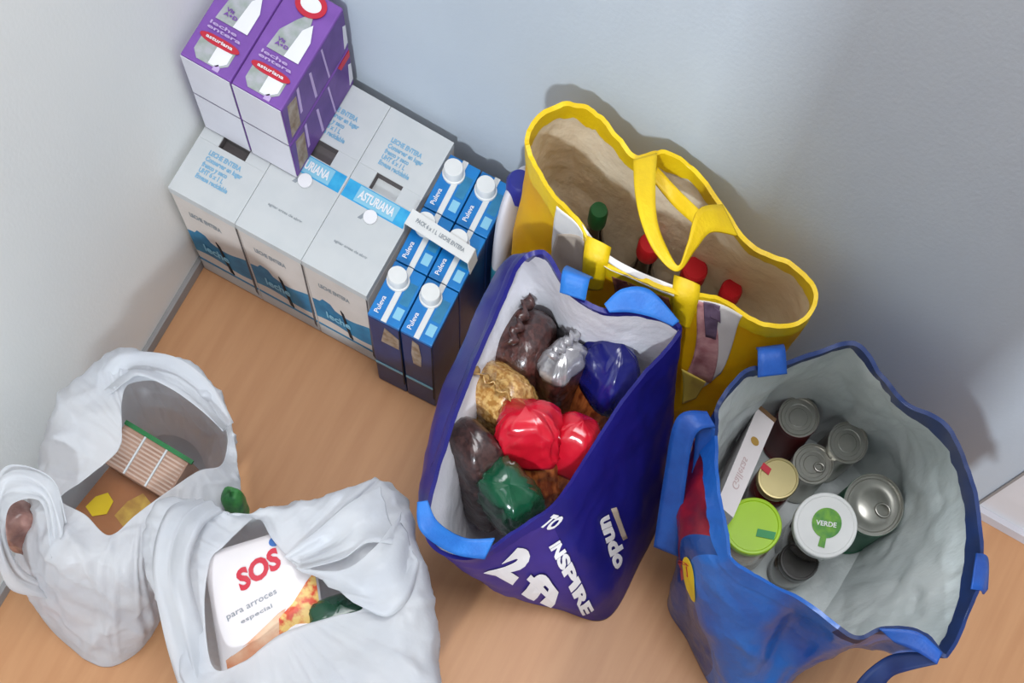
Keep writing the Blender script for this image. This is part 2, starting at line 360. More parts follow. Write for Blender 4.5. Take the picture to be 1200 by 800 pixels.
# ---------------------------------------------------------------- white milk cases on the floor
CW = 0.1145
def milk_case(i, label):
    x0 = 0.010 + i * CW; x1 = x0 + CW - 0.0008; y0, y1, z1 = 0.0, 0.302, 0.2
    r = root('milk_case', ((x0 + x1) / 2, 0.15, 0), label, 'box', 'white milk cases on the floor')
    xm = (x0 + x1) / 2
    # carton shell with a real hand hole cut in the top: top built from four strips round the hole
    fl = (i == 0); hx0, hx1 = xm - 0.024, xm + 0.022; hy0, hy1 = (0.098, 0.122) if fl else (0.162, 0.192)
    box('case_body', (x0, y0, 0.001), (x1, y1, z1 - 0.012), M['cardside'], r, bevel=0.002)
    for nm, lo, hi in (('top_flap', (x0, y0 - .0008, z1 - 0.012), (x1, hy0, z1)), ('top_flap', (x0, hy1, z1 - 0.012), (x1, y1, z1)),
                       ('top_flap', (x0, hy0, z1 - 0.012), (hx0, hy1, z1)), ('top_flap', (hx1, hy0, z1 - 0.012), (x1, hy1, z1))):
        box(nm, lo, hi, M['card'], r, bevel=0.0006)
    quad('carton_top', [(hx0, hy0, z1 - .011), (hx1, hy0, z1 - .011), (hx1, hy1, z1 - .011), (hx0, hy1, z1 - .011)], M['brown_dark'] if i < 2 else M['card'], r)
    for nm, pts in (('hole_edge', [(hx0, hy1 - .0006, z1 - .0105), (hx1, hy1 - .0006, z1 - .0105), (hx1, hy1 - .0006, z1 - .0004), (hx0, hy1 - .0006, z1 - .0004)]),
                    ('hole_edge', [(hx0 + .0006, hy0, z1 - .0105), (hx0 + .0006, hy1, z1 - .0105), (hx0 + .0006, hy1, z1 - .0004), (hx0 + .0006, hy0, z1 - .0004)])):
        quad(nm, pts, M['brown_dark'], r, 0.0006)  # dark walls paint in the shade that the shallow hole lacks
    # printed belt across the top
    b0, b1 = 0.128, 0.160
    if not fl: quad('belt', [(x0 + .001, b0, z1), (x1 - .003, b0, z1), (x1 - .003, b1, z1), (x0 + .001, b1, z1)], M['blue_belt'], r)
    if not fl: quad('belt_panel', [(x0 + .022, b0 + .002, z1 + .0006), (x1 - .022, b0 + .002, z1 + .0006), (x1 - .022, b1 - .002, z1 + .0006), (x0 + .022, b1 - .002, z1 + .0006)], M['belt_light'], r)
    if not fl: flat_text('belt_lettering', 'ASTURIANA', (x0 + .026, b0 + .008, z1 + .0012), (CW - .053, 0, 0), (0, .016, 0), M['white_print'], r, 0.03)
    # finger tab below the belt
    vs = [(xm + .002 + .011 * math.cos(a), 0.118 + .012 * math.sin(a), z1 + .0015) for a in [k * math.pi / 8 for k in range(16)]]
    if not fl: quad('finger_tab', vs, M['white_print'], r, 0.0015)
    if not fl: quad('tab_slot', [(xm - .016, .108, z1), (xm - .010, .108, z1), (xm - .004, .122, z1), (xm - .010, .122, z1)], M['grey_ink'], r)
    # small print
    if not fl: flat_text('small_print', 'agitar antes de abrir', (x0 + .028, 0.052, z1), (.058, 0, 0), (0, .006, 0), M['grey_ink'], r, 0.0)
    flat_text('storage_note', 'LECHE ENTERA\nConservar en lugar\nfresco y seco\nUHT 6 x 1 L\nEnvase reciclable', (x0 + .026, 0.035 if fl else 0.205, z1), (.062, 0, 0), (0, .052, 0), M['blue_ink'], r, 0.035)
    # front face: wavy blue band, faint heading, three slits between cartons
    n = 16; top = [(x0 + .001 + (CW - .004) * k / n, y0, 0.100 + .006 * math.sin(k / n * math.pi * 2.2 + .6) + (.010 if 2 < k < 6 else 0)) for k in range(n + 1)]
    bot = [(x0 + .001 + (CW - .004) * k / n, y0, 0.052 + .004 * math.sin(k / n * math.pi * 2)) for k in range(n, -1, -1)]
    q = top + bot; q.reverse()
    quad('front_wave', q, M['belt_dull'], r, 0.0008)
    quad('front_stripe', [(x0 + .001, y0, .030), (x1 - .001, y0, .030), (x1 - .001, y0, .034), (x0 + .001, y0, .034)], M['belt_dull'], r, 0.0008)
    quad('front_white', [(x0 + .001, y0, .003), (x1 - .001, y0, .003), (x1 - .001, y0, .028), (x0 + .001, y0, .028)], M['card'], r, 0.0006)
    flat_text('front_heading', 'LECHE ENTERA', (x0 + .022, y0, 0.150), (.055, 0, 0), (0, 0, .010), M['grey_ink'], r, 0.02)
    flat_text('front_lettering', 'leche', (x0 + .024, y0 - .001, 0.068), (.045, 0, 0), (0, 0, .018), M['belt_light'], r, 0.02)
    quad('front_slit', [(xm + .006, y0, .040), (xm + .012, y0, .036), (xm + .003, y0, .104), (xm - .002, y0, .112)], M['dark'], r, 0.0014)
    quad('side_slit', [(x1 - .008, y0, .020), (x1 - .004, y0, .012), (x1 - .0005, y0, .185), (x1 - .002, y0, .192)], M['brown_dark'], r, 0.0012)
    return r
milk_case(0, 'white milk case against the left wall, partly under the purple cartons')
milk_case(1, 'white milk case between the two other cases, under the purple cartons')
milk_case(2, 'white milk case with open hand hole, beside the blue milk cartons')

# ---------------------------------------------------------------- purple cartons stacked on the cases
def purple_box(ix, iz, label):
    x0 = 0.012 + ix * 0.0805; x1 = x0 + 0.0785; y0, y1 = 0.1165, 0.305; z0 = 0.2015 + iz * 0.0655; z1 = z0 + 0.0645
    r = root('purple_carton', ((x0 + x1) / 2, (y0 + y1) / 2, z0), label, 'carton', 'purple cartons stacked two by two')
    box('carton_body', (x0, y0 + .001, z0), (x1, y1, z1), M['purple'], r, bevel=0.0025)
    quad('end_panel', [(x0 + .001, y0, z0 + .001), (x1 - .001, y0, z0 + .001), (x1 - .001, y0, z1 - .001), (x0 + .001, y0, z1 - .001)], M['white_end'], r, 0.001)
    if iz:
        L = lambda a, b, k=1: (x0 + a * (x1 - x0), y0 + b * (y1 - y0), z1 + .0004 * k)
        def pl(nm, pts, m, k=1): return quad(nm, [L(a, b, k) for a, b in pts], M[m], r, 0.0004)
        # pictured carton: silver body with pointed top, lilac columns, red name pill
        pl('picture_body', [(.16, .10), (.28, .04), (.68, .04), (.84, .10), (.84, .22), (.16, .22)], 'silver_print', 1)
        pl('picture_white', [(.50, .05), (.66, .05), (.80, .11), (.80, .20), (.50, .20)], 'white_print', 2)
        n = 20; pill = []
        for k in range(n):
            a = 2 * math.pi * k / n; pill.append((.5 + .30 * math.cos(a) + (.09 if math.cos(a) > 0 else -.09), .235 + .038 * math.sin(a)))
        pl('name_pill', pill, 'red_print', 3)
        flat_text('pill_lettering', 'asturiana', L(.24, .222, 5), ((x1 - x0) * .52, 0, 0), (0, (y1 - y0) * .028, 0), M['white_print'], r, 0.02)
        flat_text('pack_lettering', 'leche\nentera', L(.16, .30, 3), ((x1 - x0) * .66, 0, 0), (0, (y1 - y0) * .07, 0), M['lilac'], r, 0.02)
        pl('silver_column', [(.20, .40), (.84, .40), (.80, .62), (.70, .70), (.62, .84), (.42, .72), (.24, .58)], 'silver_print', 2)
        pl('white_column', [(.55, .40), (.84, .40), (.84, .60), (.72, .74), (.60, .66)], 'white_print', 3)
        for yy in (.42, .49, .56):
            flat_text('pack_lettering', 'Vit\nA+D', L(.30, yy - .04, 5), ((x1 - x0) * .26, 0, 0), (0, (y1 - y0) * .07, 0), M['purple'], r, 0.03) if yy == .49 else None
        pl('lilac_mark', [(.62, .015), (.74, .015), (.74, .05), (.68, .075), (.62, .05)], 'lilac', 2)
        ring = [(.5 + .30 * math.cos(2 * math.pi * k / 24), .88 + .11 * math.sin(2 * math.pi * k / 24)) for k in range(24)]
        inn = [(.5 + .20 * math.cos(2 * math.pi * k / 24), .88 + .065 * math.sin(2 * math.pi * k / 24)) for k in range(24)]
        if ix: pl('round_logo', ring, 'red_print', 5); pl('logo_centre', inn, 'white_print', 6)
    if ix:
        S = lambda a, b: (x1 + .0002, y0 + a * (y1 - y0), z0 + b * (z1 - z0))
        def sd(nm, pts, m, t=.0006): return quad(nm, [S(a, b) for a, b in pts], M[m], r, t)
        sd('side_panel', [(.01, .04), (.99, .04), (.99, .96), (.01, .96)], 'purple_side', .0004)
        sd('side_label', [(.05, .10), (.19, .10), (.21, .82), (.08, .90)], 'tan_print')
        sd('side_streak', [(.22, .30), (.25, .30), (.26, .92), (.23, .92)], 'lilac', .0008)
        sd('side_streak', [(.44, .12), (.47, .10), (.45, .80), (.42, .84)], 'lilac', .0008)
        sd('side_streak', [(.66, .06), (.68, .06), (.64, .90), (.62, .90)], 'lilac', .0008)
        sd('side_streak', [(.93, .12), (.99, .16), (.99, .60), (.95, .66)], 'white_end', .0008)
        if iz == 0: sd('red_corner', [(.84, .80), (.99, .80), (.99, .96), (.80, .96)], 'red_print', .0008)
    return r
purple_box(0, 0, 'lower purple carton beside the left wall, white end showing')
purple_box(1, 0, 'lower purple carton on the side away from the left wall')
purple_box(0, 1, 'upper purple carton nearer the left wall')
purple_box(1, 1, 'upper purple carton with round red logo, away from the left wall')

# ---------------------------------------------------------------- six blue milk cartons
MW, MD, MH = 0.0570, 0.1030, 0.2
def brik(c, r_, label):
    th = math.radians(2.0)
    ex = Vector((math.cos(th), math.sin(th), 0)); ey = Vector((-math.sin(th), math.cos(th), 0))
    o = Vector((0.366, -0.026, 0)) + ex * (c * MW) + ey * (r_ * MD)
    r = root('milk_carton', tuple(o), label, 'carton', 'blue milk cartons in the six pack', local=True); r.rotation_euler = (0, 0, th)
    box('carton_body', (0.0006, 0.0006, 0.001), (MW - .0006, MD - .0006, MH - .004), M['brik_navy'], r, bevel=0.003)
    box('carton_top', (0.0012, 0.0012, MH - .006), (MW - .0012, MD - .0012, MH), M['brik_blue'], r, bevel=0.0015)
    z = MH
    quad('top_seam', [(.0245, .001, z), (.0335, .001, z), (.0335, MD - .001, z), (.0245, MD - .001, z)], M['cap_white'], r, 0.0012)
    quad('white_square', [(.038, .014, z), (.051, .014, z), (.051, .034, z), (.038, .034, z)], M['belt_light'], r, 0.0004)
    quad('blue_label', [(.037, .040, z), (.052, .040, z), (.052, .080, z), (.037, .080, z)], M['belt_dull'], r, 0.0003)
    flat_text('top_lettering', 'Puleva', (.016, .010, z), (0, .030, 0), (-.008, 0, 0), M['white_print'], r, 0.01)
    flat_text('volume_lettering', '1 L', (.0415, .0185, z + .0005), (0, .012, 0), (.0001 - .007, 0, 0), M['belt_dull'], r, 0.01) if False else None
    # front print: pale glass shape and lighter lower part
    if r_ == 0:
        quad('front_picture', [(.020, 0, .120), (.034, 0, .120), (.036, 0, .150), (.033, 0, .185), (.022, 0, .190), (.018, 0, .150)] if c else [(.020, 0, .140), (.052, 0, .140), (.054, 0, .170), (.030, 0, .185)], M['tan_print'], r, 0.0006)
        quad('front_band', [(.002, 0, .060), (MW - .002, 0, .060), (MW - .002, 0, .066), (.002, 0, .066)], M['belt_light'], r, 0.0006)
    if r_ == 0: quad('edge_slit', [(MW - .004, 0, .03), (MW - .0012, 0, .03), (MW - .0005, 0, .195), (MW - .0018, 0, .195)], M['dark'], r, 0.0009)
    cp = root('x', (0, 0, 0), None, None, local=True); bpy.data.objects.remove(cp)
    prof = [(.0185, z - .001), (.0185, z + .003), (.0165, z + .004), (.0158, z + .014), (.0148, z + .0158), (.004, z + .016)]
    o2 = lathe('screw_cap', prof, M['cap_white'], r, 28)
    o2.location = (0.0205, MD - 0.030, 0)
    return r
for c in range(2):
    for k in range(3):
        brik(c, k, 'blue milk carton, %s, %s' % (('front row', 'middle row under white strap', 'back row by the wall')[k], ('column beside the white cases', 'column beside the violet bag')[c]))
sr = root('carrying_strap', (0.41, 0.13, 0.2), 'white printed carrying strap across the top of the six blue milk cartons', 'strap')
A, B = (0.3547, 0.1276, 0.2170), (0.4702, 0.1206, 0.2170); A2, B2 = (0.3550, 0.1560, 0.2170), (0.4696, 0.1485, 0.2170)
vs = [Vector(A), Vector(B), Vector(B2), Vector(A2)]
def plate(name, pts, t, m, parent):
    n = len(pts); vs = [Vector(p) + Vector((0, 0, t)) for p in pts] + [Vector(p) for p in pts]
    fs = [list(range(n)), list(range(2 * n - 1, n - 1, -1))] + [[i, i + n, (i + 1) % n + n, (i + 1) % n] for i in range(n)]
    return link(name, vs, fs, m, parent)
plate('strap_band', vs, 0.0012, M['cap_white'], sr)
a, b, d = Vector(A), Vector(B), Vector(A2)
flat_text('strap_lettering', 'PACK 6 x 1 L  LECHE ENTERA', a + (b - a) * .12 + (d - a) * .40 + Vector((0, 0, .0014)), (b - a) * .76, (d - a) * .26, M['grey_ink'], sr, 0.02)
for p, q, nm in ((A, A2, 0), (B, B2, 1)):
    p = Vector(p); q = Vector(q); dn = Vector((-0.004 if nm == 0 else 0.004, 0, 0))
    vs = [p, q, q + Vector((dn.x, 0, -.024)), p + Vector((dn.x, 0, -.024))]
    link('strap_end', vs, [(0, 1, 2, 3)], M['cap_white'], sr, thick=0.001)

# ---------------------------------------------------------------- bag of detergent behind the yellow bag
r = root('detergent_bottle', (0.495, 0.235, 0), 'white rounded bottle with dark blue cap and teal base, between milk cartons and yellow bag', 'bottle')
vs = []; fs = []; idx = []; U = 32
prof = [(0.0, .80), (.02, .95), (.10, 1.0), (.16, .98), (.22, .9), (.26, .72), (.285, .45), (.292, .22)]
prof = curve([(a, b, 0) for a, b in prof], 30)
for z, w, _ in prof:
    for k in range(U):
        a = 2 * math.pi * k / U; vs.append((0.495 + 0.020 * w * math.cos(a), 0.235 + 0.066 * w * math.sin(a), 0.001 + z))
for i in range(29):
    for k in range(U): fs.append((i * U + k, i * U + (k + 1) % U, (i + 1) * U + (k + 1) % U, (i + 1) * U + k)); idx.append(0 if prof[i][0] > .15 else (1 if prof[i][0] > .09 else 2))
fs.append(tuple(range(U - 1, -1, -1))); fs.append(tuple(29 * U + k for k in range(U))); idx += [2, 0]
link('bottle_body', vs, fs, None, r, smooth=True, slots=[M['white_end'], mat('teal', (60, 150, 175), .35), M['brik_navy']], idx=idx)
lathe('bottle_cap', [(.020, .270), (.021, .28), (.021, .295), (.016, .302), (.004, .303)], mat('cap_indigo', (40, 44, 140), .4), r, 28, at=(0.503, 0.230))
flat_text('bottle_lettering', 'gel', (0.4755, 0.255, 0.19), (0, -.045, 0), (0.001, 0, .03), M['grey_ink'], r, 0.02, lift=0.001)

# ---------------------------------------------------------------- yellow shopping bag
yr = [(0.5285, 0.1857, 0.4200), (0.5178, 0.2034, 0.4250), (0.5223, 0.2379, 0.4300), (0.5497, 0.2731, 0.4300), (0.5881, 0.2835, 0.4250), (0.6262, 0.2741, 0.4200), (0.6604, 0.2649, 0.4150), (0.6892, 0.2872, 0.4200),
      (0.7375, 0.2955, 0.4150), (0.7979, 0.2718, 0.4100), (0.8602, 0.2416, 0.4100), (0.9279, 0.2472, 0.4100), (0.9770, 0.2248, 0.4100), (0.9773, 0.1831, 0.4000), (0.9302, 0.1490, 0.4000), (0.8603, 0.1484, 0.4000),
      (0.7961, 0.1208, 0.4050), (0.7343, 0.1150, 0.4000), (0.6811, 0.1119, 0.4000), (0.6341, 0.1378, 0.4100), (0.5984, 0.1421, 0.4200), (0.5583, 0.1636, 0.4200)]
ym = [(.522,.205,.25),(.522,.24,.25),(.530,.285,.25),(.56,.300,.25),(.60,.300,.25),(.64,.298,.25),(.68,.298,.25),(.73,.300,.25),
      (.78,.300,.25),(.83,.300,.25),(.88,.298,.25),(.94,.29,.25),(.978,.26,.25),(.98,.215,.25),(.95,.170,.25),(.90,.150,.25),
      (.83,.142,.25),(.77,.142,.25),(.70,.142,.25),(.64,.145,.25),(.57,.155,.25),(.526,.175,.25)]
yb = [(x * .95 + .037, y * .88 + .028, .003) for x, y, z in ym]
YB = Bag([yr, ym, yb], crease=.002, cf=.8, U=176, V=44, wr=0.004, fold=0.0008, seed=3)
Y = root('yellow_shopping_bag', (0.75, 0.21, 0), 'large yellow shopping bag with beige lining standing open against the grey wall', 'bag')
YB.shell('bag_shell', M['yellow'], Y)
YB.shell('lining', M['beige_lining'], Y, off=-0.004)
YB.band('rim_binding', M['yellow_strap'], Y, h=0.022, hin=lambda u: .020 if u < .62 else .004, ruf=.004)

# ---------------------------------------------------------------- violet shopping bag
vr = [(0.6239, -0.3085, 0.3350), (0.5999, -0.1905, 0.3500), (0.5887, -0.0977, 0.3650), (0.5842, 0.0026, 0.3800), (0.5837, 0.0602, 0.3920), (0.6125, 0.0817, 0.4000), (0.6644, 0.0537, 0.4000), (0.7173, 0.0508, 0.4000),
      (0.7672, 0.0764, 0.4000), (0.8239, 0.0924, 0.3900), (0.8230, 0.0676, 0.3600), (0.8041, 0.0090, 0.3400), (0.7904, -0.0814, 0.3100), (0.7792, -0.1814, 0.2850), (0.7412, -0.2558, 0.2750), (0.7030, -0.3186, 0.2700), (0.6508, -0.3397, 0.3000)]
vb = [(0.6587, -0.2179, 0.0030), (0.6172, -0.1236, 0.0030), (0.5974, -0.0341, 0.0030), (.600,.055,.003), (.612,.095,.003), (.64,.112,.003), (.68,.118,.003), (.72,.12,.003),
      (.77,.12,.003), (.84,.118,.003), (.905,.10,.003), (0.9351, 0.0285, 0.0030), (0.9382, -0.0900, 0.0030), (0.9315, -0.2191, 0.0030), (0.8458, -0.2478, 0.0030), (0.7649, -0.2669, 0.0030), (0.7004, -0.2522, 0.0030)]
def mid(a, b, t, z, cen, k):
    out = []
    for p, q in zip(a, b):
        x = p[0] * (1 - t) + q[0] * t; y = p[1] * (1 - t) + q[1] * t; dx, dy = x - cen[0], y - cen[1]
        out.append((x + dx * k, y + dy * k, z * (p[2] if z < 1 else 1)))
    return out
vm1 = mid(vr, vb, .35, .68, (.72, -.05), .03); vm2 = mid(vr, vb, .75, .28, (.78, -.05), .04)
vsh = mid(vr, vm1, .5, 1, (.72, -.05), 0.0)
vsh = [((0.6068, -0.2943, 0.2800)), (0.5613, -0.1756, 0.2900), (0.5471, -0.0764, 0.3000), (0.5456, 0.0308, 0.3200), (0.5592, 0.0878, 0.3400)] + [(x, y, (a[2] + b[2]) / 2) for (x, y, z), a, b in zip(vsh, vr, vm1)][5:]
VB = Bag([vr, vsh, vm1, vm2, vb], crease=.0028, cf=.8, U=200, V=52, wr=0.004, fold=0.0012, seed=11)
Vt = root('violet_shopping_bag', (0.78, -0.05, 0), 'violet blue shopping bag with white lettering, full of pasta and bean packets', 'bag')
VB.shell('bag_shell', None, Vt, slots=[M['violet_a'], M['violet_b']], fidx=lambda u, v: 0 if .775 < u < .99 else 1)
VB.shell('lining', M['white_lining'], Vt, off=-0.004)
VB.band('rim_binding', M['violet_b'], Vt, h=0.010, hin=lambda u: .026 if .03 < u < .27 else .006, ruf=.002)

# ---------------------------------------------------------------- blue bag of tins
cr_ = [(0.9354, 0.0078, 0.3500), (0.9236, 0.0370, 0.3600), (0.9351, 0.0944, 0.3700), (0.9693, 0.1175, 0.3750), (1.0108, 0.1660, 0.3750), (1.0636, 0.2121, 0.3800), (1.1225, 0.1926, 0.3750), (1.1718, 0.1789, 0.3700),
       (1.2403, 0.1791, 0.3700), (1.3000, 0.1417, 0.3650), (1.3520, 0.0827, 0.3600), (1.3904, 0.0066, 0.3600), (1.3999, -0.0652, 0.3600), (1.3972, -0.1357, 0.3550), (1.3505, -0.1186, 0.3500), (1.2952, -0.1426, 0.3500),
       (1.2613, -0.1742, 0.3450), (1.1855, -0.1597, 0.3350), (1.1137, -0.1545, 0.3250), (1.0510, -0.1487, 0.3200), (1.0087, -0.1048, 0.3300), (0.9673, -0.0508, 0.3400)]
cb = [(1.0193, -0.0358, 0.0030), (1.000,.012,.003), (.992,.064,.003), (.992,.135,.003), (1.005,.215,.003), (1.06,.268,.003), (1.13,.280,.003), (1.19,.280,.003),
      (1.25,.260,.003), (1.295,.205,.003), (1.305,.135,.003), (1.2991, 0.0441, 0.0030), (1.2908, -0.0164, 0.0030), (1.2791, -0.0691, 0.0030), (1.2783, -0.1247, 0.0030), (1.2853, -0.1848, 0.0030),
      (1.2874, -0.2380, 0.0030), (1.2616, -0.2785, 0.0030), (1.2152, -0.2760, 0.0030), (1.1514, -0.2379, 0.0030), (1.0806, -0.1854, 0.0030), (1.0154, -0.1372, 0.0030)]
cm1 = mid(cr_, cb, .40, .66, (1.12, 0.0), .04); cm2 = mid(cr_, cb, .80, .28, (1.12, -.04), .05)
for k_, v_ in ((20, (0.9601, -0.1063, 0.2500)), (21, (0.9383, -0.0522, 0.2600)), (0, (0.9226, 0.0047, 0.2700)), (19, (1.0136, -0.1622, 0.2400))): cm1[k_] = v_
for k_, v_, w_ in ((16, (1.2642, -0.1741, 0.2300), (1.2615, -0.2026, 0.1000)), (15, (1.2878, -0.1567, 0.2300), (1.2756, -0.1745, 0.1000)), (14, (1.3149, -0.1262, 0.2300), (1.2803, -0.1341, 0.1000)), (17, (1.1948, -0.1565, 0.2200), (1.2400, -0.2362, 0.1000))): cm1[k_] = v_; cm2[k_] = w_
CB = Bag([cr_, cm1, cm2, cb], crease=.0045, cf=.9, U=200, V=56, wr=0.006, fold=0.0022, fz=1.5, seed=23)
Ct = root('blue_shopping_bag', (1.12, -0.04, 0), 'blue shopping bag with grey lining holding food tins, in front of the wall', 'bag')
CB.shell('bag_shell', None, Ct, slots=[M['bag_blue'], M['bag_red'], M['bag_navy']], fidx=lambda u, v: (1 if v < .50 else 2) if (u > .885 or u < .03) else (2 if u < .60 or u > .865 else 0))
CB.shell('lining', M['grey_lining'], Ct, off=-0.004)
CB.band('rim_binding', M['rim_navy'], Ct, h=0.018, ruf=.003, hin=lambda u: .024 if .30 < u < .60 else (.012 if u < .62 else .003), fidx=lambda u: 1 if .74 < u < .99 else 0, slots=[M['rim_navy'], M['bag_blue']])

# ---------------------------------------------------------------- left white carrier bag
w1r = [(0.2343, -0.5383, 0.2700), (0.1942, -0.5285, 0.2750), (0.1556, -0.5254, 0.2800), (0.1704, -0.4856, 0.2800), (0.1928, -0.4264, 0.2850), (0.1838, -0.3939, 0.2900), (0.1658, -0.3608, 0.2900), (0.1628, -0.3335, 0.2900),
       (0.1978, -0.3100, 0.2900), (0.2480, -0.3100, 0.2800), (0.2976, -0.3171, 0.2700), (0.3124, -0.3449, 0.2600), (0.3150, -0.3702, 0.2600), (0.2914, -0.3926, 0.2600), (0.2694, -0.4508, 0.2700), (0.2510, -0.4959, 0.2700)]
w1s = [(0.2338, -0.5891, 0.2600), (0.1836, -0.5992, 0.2700), (0.1393, -0.5615, 0.2700), (0.1153, -0.5036, 0.2700), (0.0865, -0.4275, 0.2700), (0.0949, -0.3568, 0.2750), (0.1119, -0.3013, 0.2800), (0.1578, -0.2789, 0.2850),
       (0.2037, -0.2529, 0.2800), (0.2528, -0.2640, 0.2700), (0.2898, -0.2925, 0.2500), (0.3314, -0.3494, 0.2400), (0.3405, -0.4030, 0.2200), (0.2988, -0.4873, 0.2400), (0.2886, -0.5444, 0.2400), (0.2783, -0.5682, 0.2500)]
w1m = [(0.2204, -0.6645, 0.1200), (0.1524, -0.6702, 0.1200), (0.0790, -0.6419, 0.1200), (0.0494, -0.5830, 0.1200), (0.0528, -0.4731, 0.1200), (0.0594, -0.3887, 0.1200), (0.0797, -0.3116, 0.1200), (0.1161, -0.2821, 0.1200),
       (0.1596, -0.2650, 0.1200), (0.2123, -0.2841, 0.1200), (0.2555, -0.3251, 0.1200), (0.2718, -0.3894, 0.1200),
      (0.2787, -0.4583, 0.1200), (0.2765, -0.5235, 0.1200), (0.2767, -0.5789, 0.1200), (0.2623, -0.6339, 0.1200)]
w1b = [(0.2025, -0.7111, 0.0030), (0.1275, -0.7029, 0.0030), (0.0596, -0.6728, 0.0030), (0.0309, -0.6264, 0.0030), (0.0372, -0.4952, 0.0030), (0.0556, -0.3981, 0.0030), (0.0791, -0.3233, 0.0030), (0.1063, -0.2988, 0.0030),
       (0.1446, -0.2945, 0.0030), (0.1814, -0.3176, 0.0030), (0.2130, -0.3612, 0.0030), (0.2258, -0.4152, 0.0030), (0.2323, -0.4724, 0.0030), (0.2423, -0.5357, 0.0030), (0.2460, -0.6018, 0.0030), (0.2400, -0.6641, 0.0030)]
W1 = Bag([w1r, w1s, w1m, w1b], U=256, V=72, crease=.006, cf=.9, wr=0.008, fold=0.0020, fz=1.9, seed=31, xmin=0.012)
# ---------------------------------------------------------------- right white carrier bag
w2r = [(0.4582, -0.6407, 0.2900), (0.4090, -0.5737, 0.2900), (0.3818, -0.5082, 0.2900), (0.3876, -0.4793, 0.2900), (0.3937, -0.4481, 0.2850), (0.4052, -0.4165, 0.2800), (0.4397, -0.4360, 0.2900), (0.4724, -0.4502, 0.3000),
       (0.4971, -0.4537, 0.3000), (0.5432, -0.4567, 0.3000), (0.6011, -0.4648, 0.2950), (0.5705, -0.4972, 0.2950), (0.5406, -0.5276, 0.2950), (0.5192, -0.5532, 0.2950), (0.5066, -0.5797, 0.2950), (0.4902, -0.6138, 0.2900)]
w2s = [(0.4248, -0.6793, 0.2700), (0.3588, -0.6162, 0.2700), (0.2983, -0.5465, 0.2800), (0.2830, -0.4758, 0.2850), (0.3121, -0.4429, 0.2900), (0.3798, -0.4321, 0.2900), (0.4517, -0.3729, 0.3000), (0.5145, -0.3112, 0.3000),
       (0.5398, -0.2878, 0.2900), (0.5873, -0.3096, 0.2900), (0.6574, -0.3860, 0.2850), (0.7123, -0.4708, 0.2800), (0.7660, -0.5855, 0.2800), (0.7246, -0.6912, 0.2800), (0.6344, -0.7514, 0.2800), (0.5175, -0.7568, 0.2800)]
w2m = [(0.4245, -0.6739, 0.1300), (0.3718, -0.6088, 0.1300), (0.3437, -0.5455, 0.1300), (0.3380, -0.4931, 0.1300), (0.3562, -0.4431, 0.1300), (0.3812, -0.4051, 0.1300), (0.4103, -0.3597, 0.1300), (0.4827, -0.3076, 0.1300),
       (0.5274, -0.2743, 0.1300), (0.5841, -0.3083, 0.1300), (0.6419, -0.3744, 0.1300), (0.6937, -0.4595, 0.1300), (0.7269, -0.5534, 0.1300), (0.6866, -0.6530, 0.1300), (0.5980, -0.7144, 0.1300), (0.4937, -0.7147, 0.1300)]
w2b = [(0.4280, -0.6566, 0.0030), (0.3837, -0.6040, 0.0030), (0.3529, -0.5524, 0.0030), (0.3370, -0.4923, 0.0030), (0.3455, -0.4409, 0.0030), (0.3615, -0.4094, 0.0030), (0.4090, -0.3744, 0.0030), (0.4698, -0.3318, 0.0030),
       (0.5124, -0.3170, 0.0030), (0.5666, -0.3401, 0.0030), (0.6220, -0.3978, 0.0030), (0.6640, -0.4625, 0.0030), (0.6930, -0.5508, 0.0030), (0.6486, -0.6253, 0.0030), (0.5681, -0.6757, 0.0030), (0.4742, -0.6827, 0.0030)]
W2 = Bag([w2r, w2s, w2m, w2b], U=256, V=72, crease=.006, cf=.9, wr=0.008, fold=0.0020, fz=1.9, seed=47)
Wa = root('white_carrier_bag', (0.20, -0.50, 0), 'white plastic carrier bag by the left wall, open on brown biscuit packs', 'bag', 'thin white plastic carrier bags')
W1.shell('bag_film', M['plastic'], Wa, thick=0.0008)
Wb = root('white_carrier_bag', (0.50, -0.52, 0), 'white plastic carrier bag with red lettered rice pack showing at its mouth', 'bag', 'thin white plastic carrier bags')
W2.shell('bag_film', M['plastic'], Wb, thick=0.0008)

# ---------------------------------------------------------------- yellow bag: printed panels and straps
M['photo_white'] = mat('photo_white', (236, 232, 228), 0.4)
M['photo_grey'] = mat('photo_greige', (196, 180, 164), 0.4, (182, 166, 150), 30)
M['photo_pink'] = mat('photo_pink', (222, 172, 172), 0.4, (176, 110, 116), 55, ramp=(.3, .7))
M['photo_plum'] = mat('photo_plum', (120, 100, 124), 0.4, (90, 72, 96), 60)
M['patch_brown'] = mat('patch_brown', (150, 92, 70), 0.4, (100, 50, 44), 90)
M['photo_yellow'] = mat('photo_pale_yellow', (226, 200, 90), 0.4)
YB.patch('white_print', [(0.909, 0.023), (0.852, 0.0), (0.841, 0.326), (0.886, 0.465)], M['photo_white'], Y)
YB.patch('grey_print', [(0.892, 0.209), (0.847, 0.047), (0.847, 0.372), (0.892, 0.488)], M['photo_grey'], Y, off=.002)
YB.patch('white_print', [(0.847, 0.0), (0.727, 0.0), (0.727, 0.023), (0.835, 0.0)], M['photo_white'], Y, off=.0015)
YB.patch('brown_patch', [(0.801, 0.093), (0.733, 0.07), (0.733, 0.372), (0.801, 0.326)], M['patch_brown'], Y)  # mottled brown patch on the front, just below the rim
YB.patch('white_print', [(0.705, 0.023), (0.659, 0.0), (0.676, 0.512), (0.699, 0.744)], M['photo_white'], Y)
YB.patch('pink_print', [(0.705, 0.023), (0.688, 0.07), (0.682, 0.581), (0.71, 0.605)], M['photo_pink'], Y, off=.0022)
